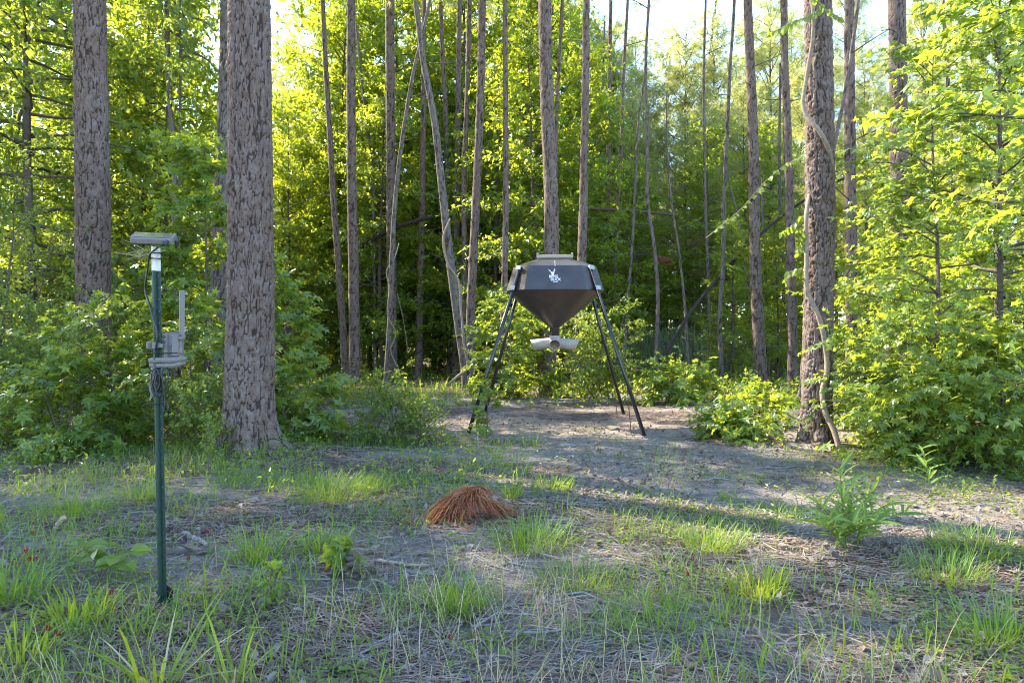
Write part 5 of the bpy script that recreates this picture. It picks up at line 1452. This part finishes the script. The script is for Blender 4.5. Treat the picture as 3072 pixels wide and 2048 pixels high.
STICKS = [
    ('peeled pale stick lying on the sand in the middle foreground', [(1132, 1682), (1180, 1690), (1240, 1697), (1290, 1695)], .011, 'palewood'),
    ('dark curved dead branch lying in front of the red pine bough', [(1345, 1585), (1375, 1565), (1400, 1548), (1440, 1546), (1452, 1560)], .008, 'greytwig'),
    ('whitish broken stick right of the green post', [(553, 1603), (580, 1618), (612, 1630), (622, 1640)], .019, 'greytwig'),
    ('grey log piece lying behind the post, below the whitish stick', [(495, 1667), (550, 1664), (600, 1662), (645, 1660)], .022, 'twig'),
    ('stubby barkless stick pointing up at left, beside the fine grass', [(163, 1588), (178, 1568), (195, 1548)], .016, 'palewood'),
    ('long thin whitish stick lying at the left edge', [(0, 1608), (60, 1614), (130, 1618), (200, 1608), (262, 1594)], .009, 'greytwig'),
    ('short pale stick behind the long whitish one at left', [(295, 1590), (318, 1578), (342, 1565)], .010, 'greytwig'),
    ('grey knotty stick lying left of the dark grass clump', [(1160, 1785), (1210, 1788), (1275, 1795)], .013, 'greytwig'),
    ('dark short stick below the grey knotty one', [(1178, 1815), (1220, 1812), (1240, 1806)], .008, 'twig'),
    ('rotten upright chunk of bark left of the peeled stick', [(1072, 1735), (1062, 1700), (1048, 1668)], .024, 'twig'),
    ('thin straight stick on the sand in front of the broad-bladed plant', [(2330, 1612), (2400, 1622), (2460, 1634)], .008, 'greytwig'),
    ('grey branch half buried under the glowing grass clump', [(2192, 1797), (2240, 1806), (2350, 1812), (2420, 1815)], .013, 'greytwig'),
    ('pale stick on the sand right of the broad-bladed plant', [(2824, 1537), (2870, 1545), (2925, 1552)], .008, 'palewood'),
    ('pale fallen stick at the foot of the vine-wrapped pine', [(2365, 1338), (2400, 1345), (2440, 1352)], .020, 'greytwig'),
    ('dark forked stick lying between the bough and the feeder', [(1358, 1414), (1390, 1410), (1440, 1408)], .012, 'twig'),
    ('long thin stick lying across the sand toward the feeder', [(1440, 1380), (1500, 1378), (1600, 1381), (1690, 1379)], .009, 'greytwig'),
    ('short grey stick on the sand below the hopper', [(1680, 1339), (1705, 1337), (1730, 1338)], .022, 'greytwig'),
    ('sawn stub of wood lying right of the sandy strip', [(1980, 1387), (1995, 1388), (2014, 1390)], .018, 'greytwig'),
    ('long slim branch lying behind the red pine bough', [(1480, 1426), (1510, 1424), (1540, 1420)], .010, 'greytwig'),
    ('bleached thin stake of wood standing by the near left feeder leg', [(1437, 1360), (1434, 1335), (1432, 1305)], .010, 'greytwig'),
]
for i, (lab, uv, r, m) in enumerate(STICKS):
    rng = np.random.default_rng(2000 + i); pts = []
    upr = lab.startswith(('stubby', 'rotten', 'bleached'))
    x0, y0 = on_ground(*uv[0])
    for u, v in uv:
        if upr: pts.append(P(u, v, y0))
        else:
            x, y = on_ground(u, v + 2); pts.append(np.array([x, y, gz(x, y) + r * .7]))
    sm = catmull(pts, 16); sm[1:-1] += rng.normal(size=(14, 3)) * r * .18
    t = thing('fallen_stick', lab, 'stick', sm[0])
    obj('wood', Geo().add(*tube(sm - sm[0], np.linspace(r, r * (.55 if not upr else .9), 16), 9, True, rng, .16)).mesh('wood', True), M[m], t)
    if len(uv) > 3 or i % 3 == 0:
        k = 9; e = sm[k] + np.array([rng.normal() * 6 * r, rng.normal() * 6 * r, r * 3])
        obj('side_twig', Geo().add(*tube([sm[k] - sm[0], (sm[k] + e) / 2 - sm[0] + rng.normal(size=3) * r * .5, e - sm[0]], [r * .45, r * .35, r * .2], 6)), M[m], t)

redm = leaf_mat('clover_red', [(.26, .012, .018), (.34, .02, .026)], (.3, .02, .02), .25, .6, .2)
CL = [(97, 1600, 1760, 'red clover head standing alone above the left edge grass'), (78, 1652, 1790, 'red clover head at left, uppermost of the close trio'), (88, 1678, 1800, 'red clover head at left, lower left of the close trio'), (105, 1678, 1800, 'red clover head at left, lower right of the close trio'),
      (145, 1886, 2010, 'red clover head low at the left by the bright grass clump'), (175, 1902, 2020, 'red clover head just right of the low one by the bright clump'), (565, 1676, 1800, 'dull red clover head just right of the green post'), (334, 1778, 1850, 'small red clover head left of the post foot'),
      (2078, 1678, 1770, 'red clover head in the grass left of the glowing clump'), (2063, 1722, 1810, 'lower red clover head in the grass left of the glowing clump'), (1352, 1912, 2030, 'faded orange-red clover head in the middle foreground'), (622, 1598, 1700, 'tiny faded clover head behind the whitish stick')]
for i, (u, v, vb, lab) in enumerate(CL):
    rng = np.random.default_rng(2100 + i); x, y = on_ground(u + rng.normal() * 4, vb); b = np.array([x, y, gz(x, y) - .004]); tip = P(u, v, y) - b
    t = thing('red_clover', lab, 'flower', b, 0, 'red clover flowers')
    obj('stem', Geo().add(*tube(catmull([np.zeros(3), tip * .5 + rng.normal(size=3) * .006, tip], 8), np.linspace(.0017, .0012, 8), 5)), M['grass'], t)
    m = 60; z = rng.random(m); a = rng.random(m) * 6.283; rr = .0068 * np.sqrt(np.clip(1 - (2 * z - 1) ** 2, .1, 1))
    pos = tip + np.stack([rr * np.cos(a) * .6, rr * np.sin(a) * .6, (z - .4) * .018], 1)
    V, Fs = scatter(*FOLD, pos, frames(nrm(np.stack([np.cos(a), np.sin(a), .9 * np.ones(m)], 1)), unit(rng, m)), np.full(m, .0065))
    obj('flower_head', mesh_np('flower_head', V, Fs), redm, t)
    lv = np.array([[tip[0] * .35, tip[1] * .35, tip[2] * .35]] * 3); a = np.array([0, 2.1, 4.2]) + rng.random()
    V, Fs = scatter(*ROUND, lv, frames(np.stack([np.cos(a), np.sin(a), .2 * np.ones(3)], 1), np.array([[0, 0, 1.0]] * 3)), np.full(3, .02))
    obj('leaves', mesh_np('leaves', V, Fs), M['grass'], t)

tri = 0; seen = set()
for o in bpy.data.objects:
    if o.type == 'MESH' and o.data.name not in seen:
        seen.add(o.data.name); n_ = len(o.data.loops); tri += n_ - 2 * len(o.data.polygons)
print('objects', len(bpy.data.objects), 'triangles', tri)
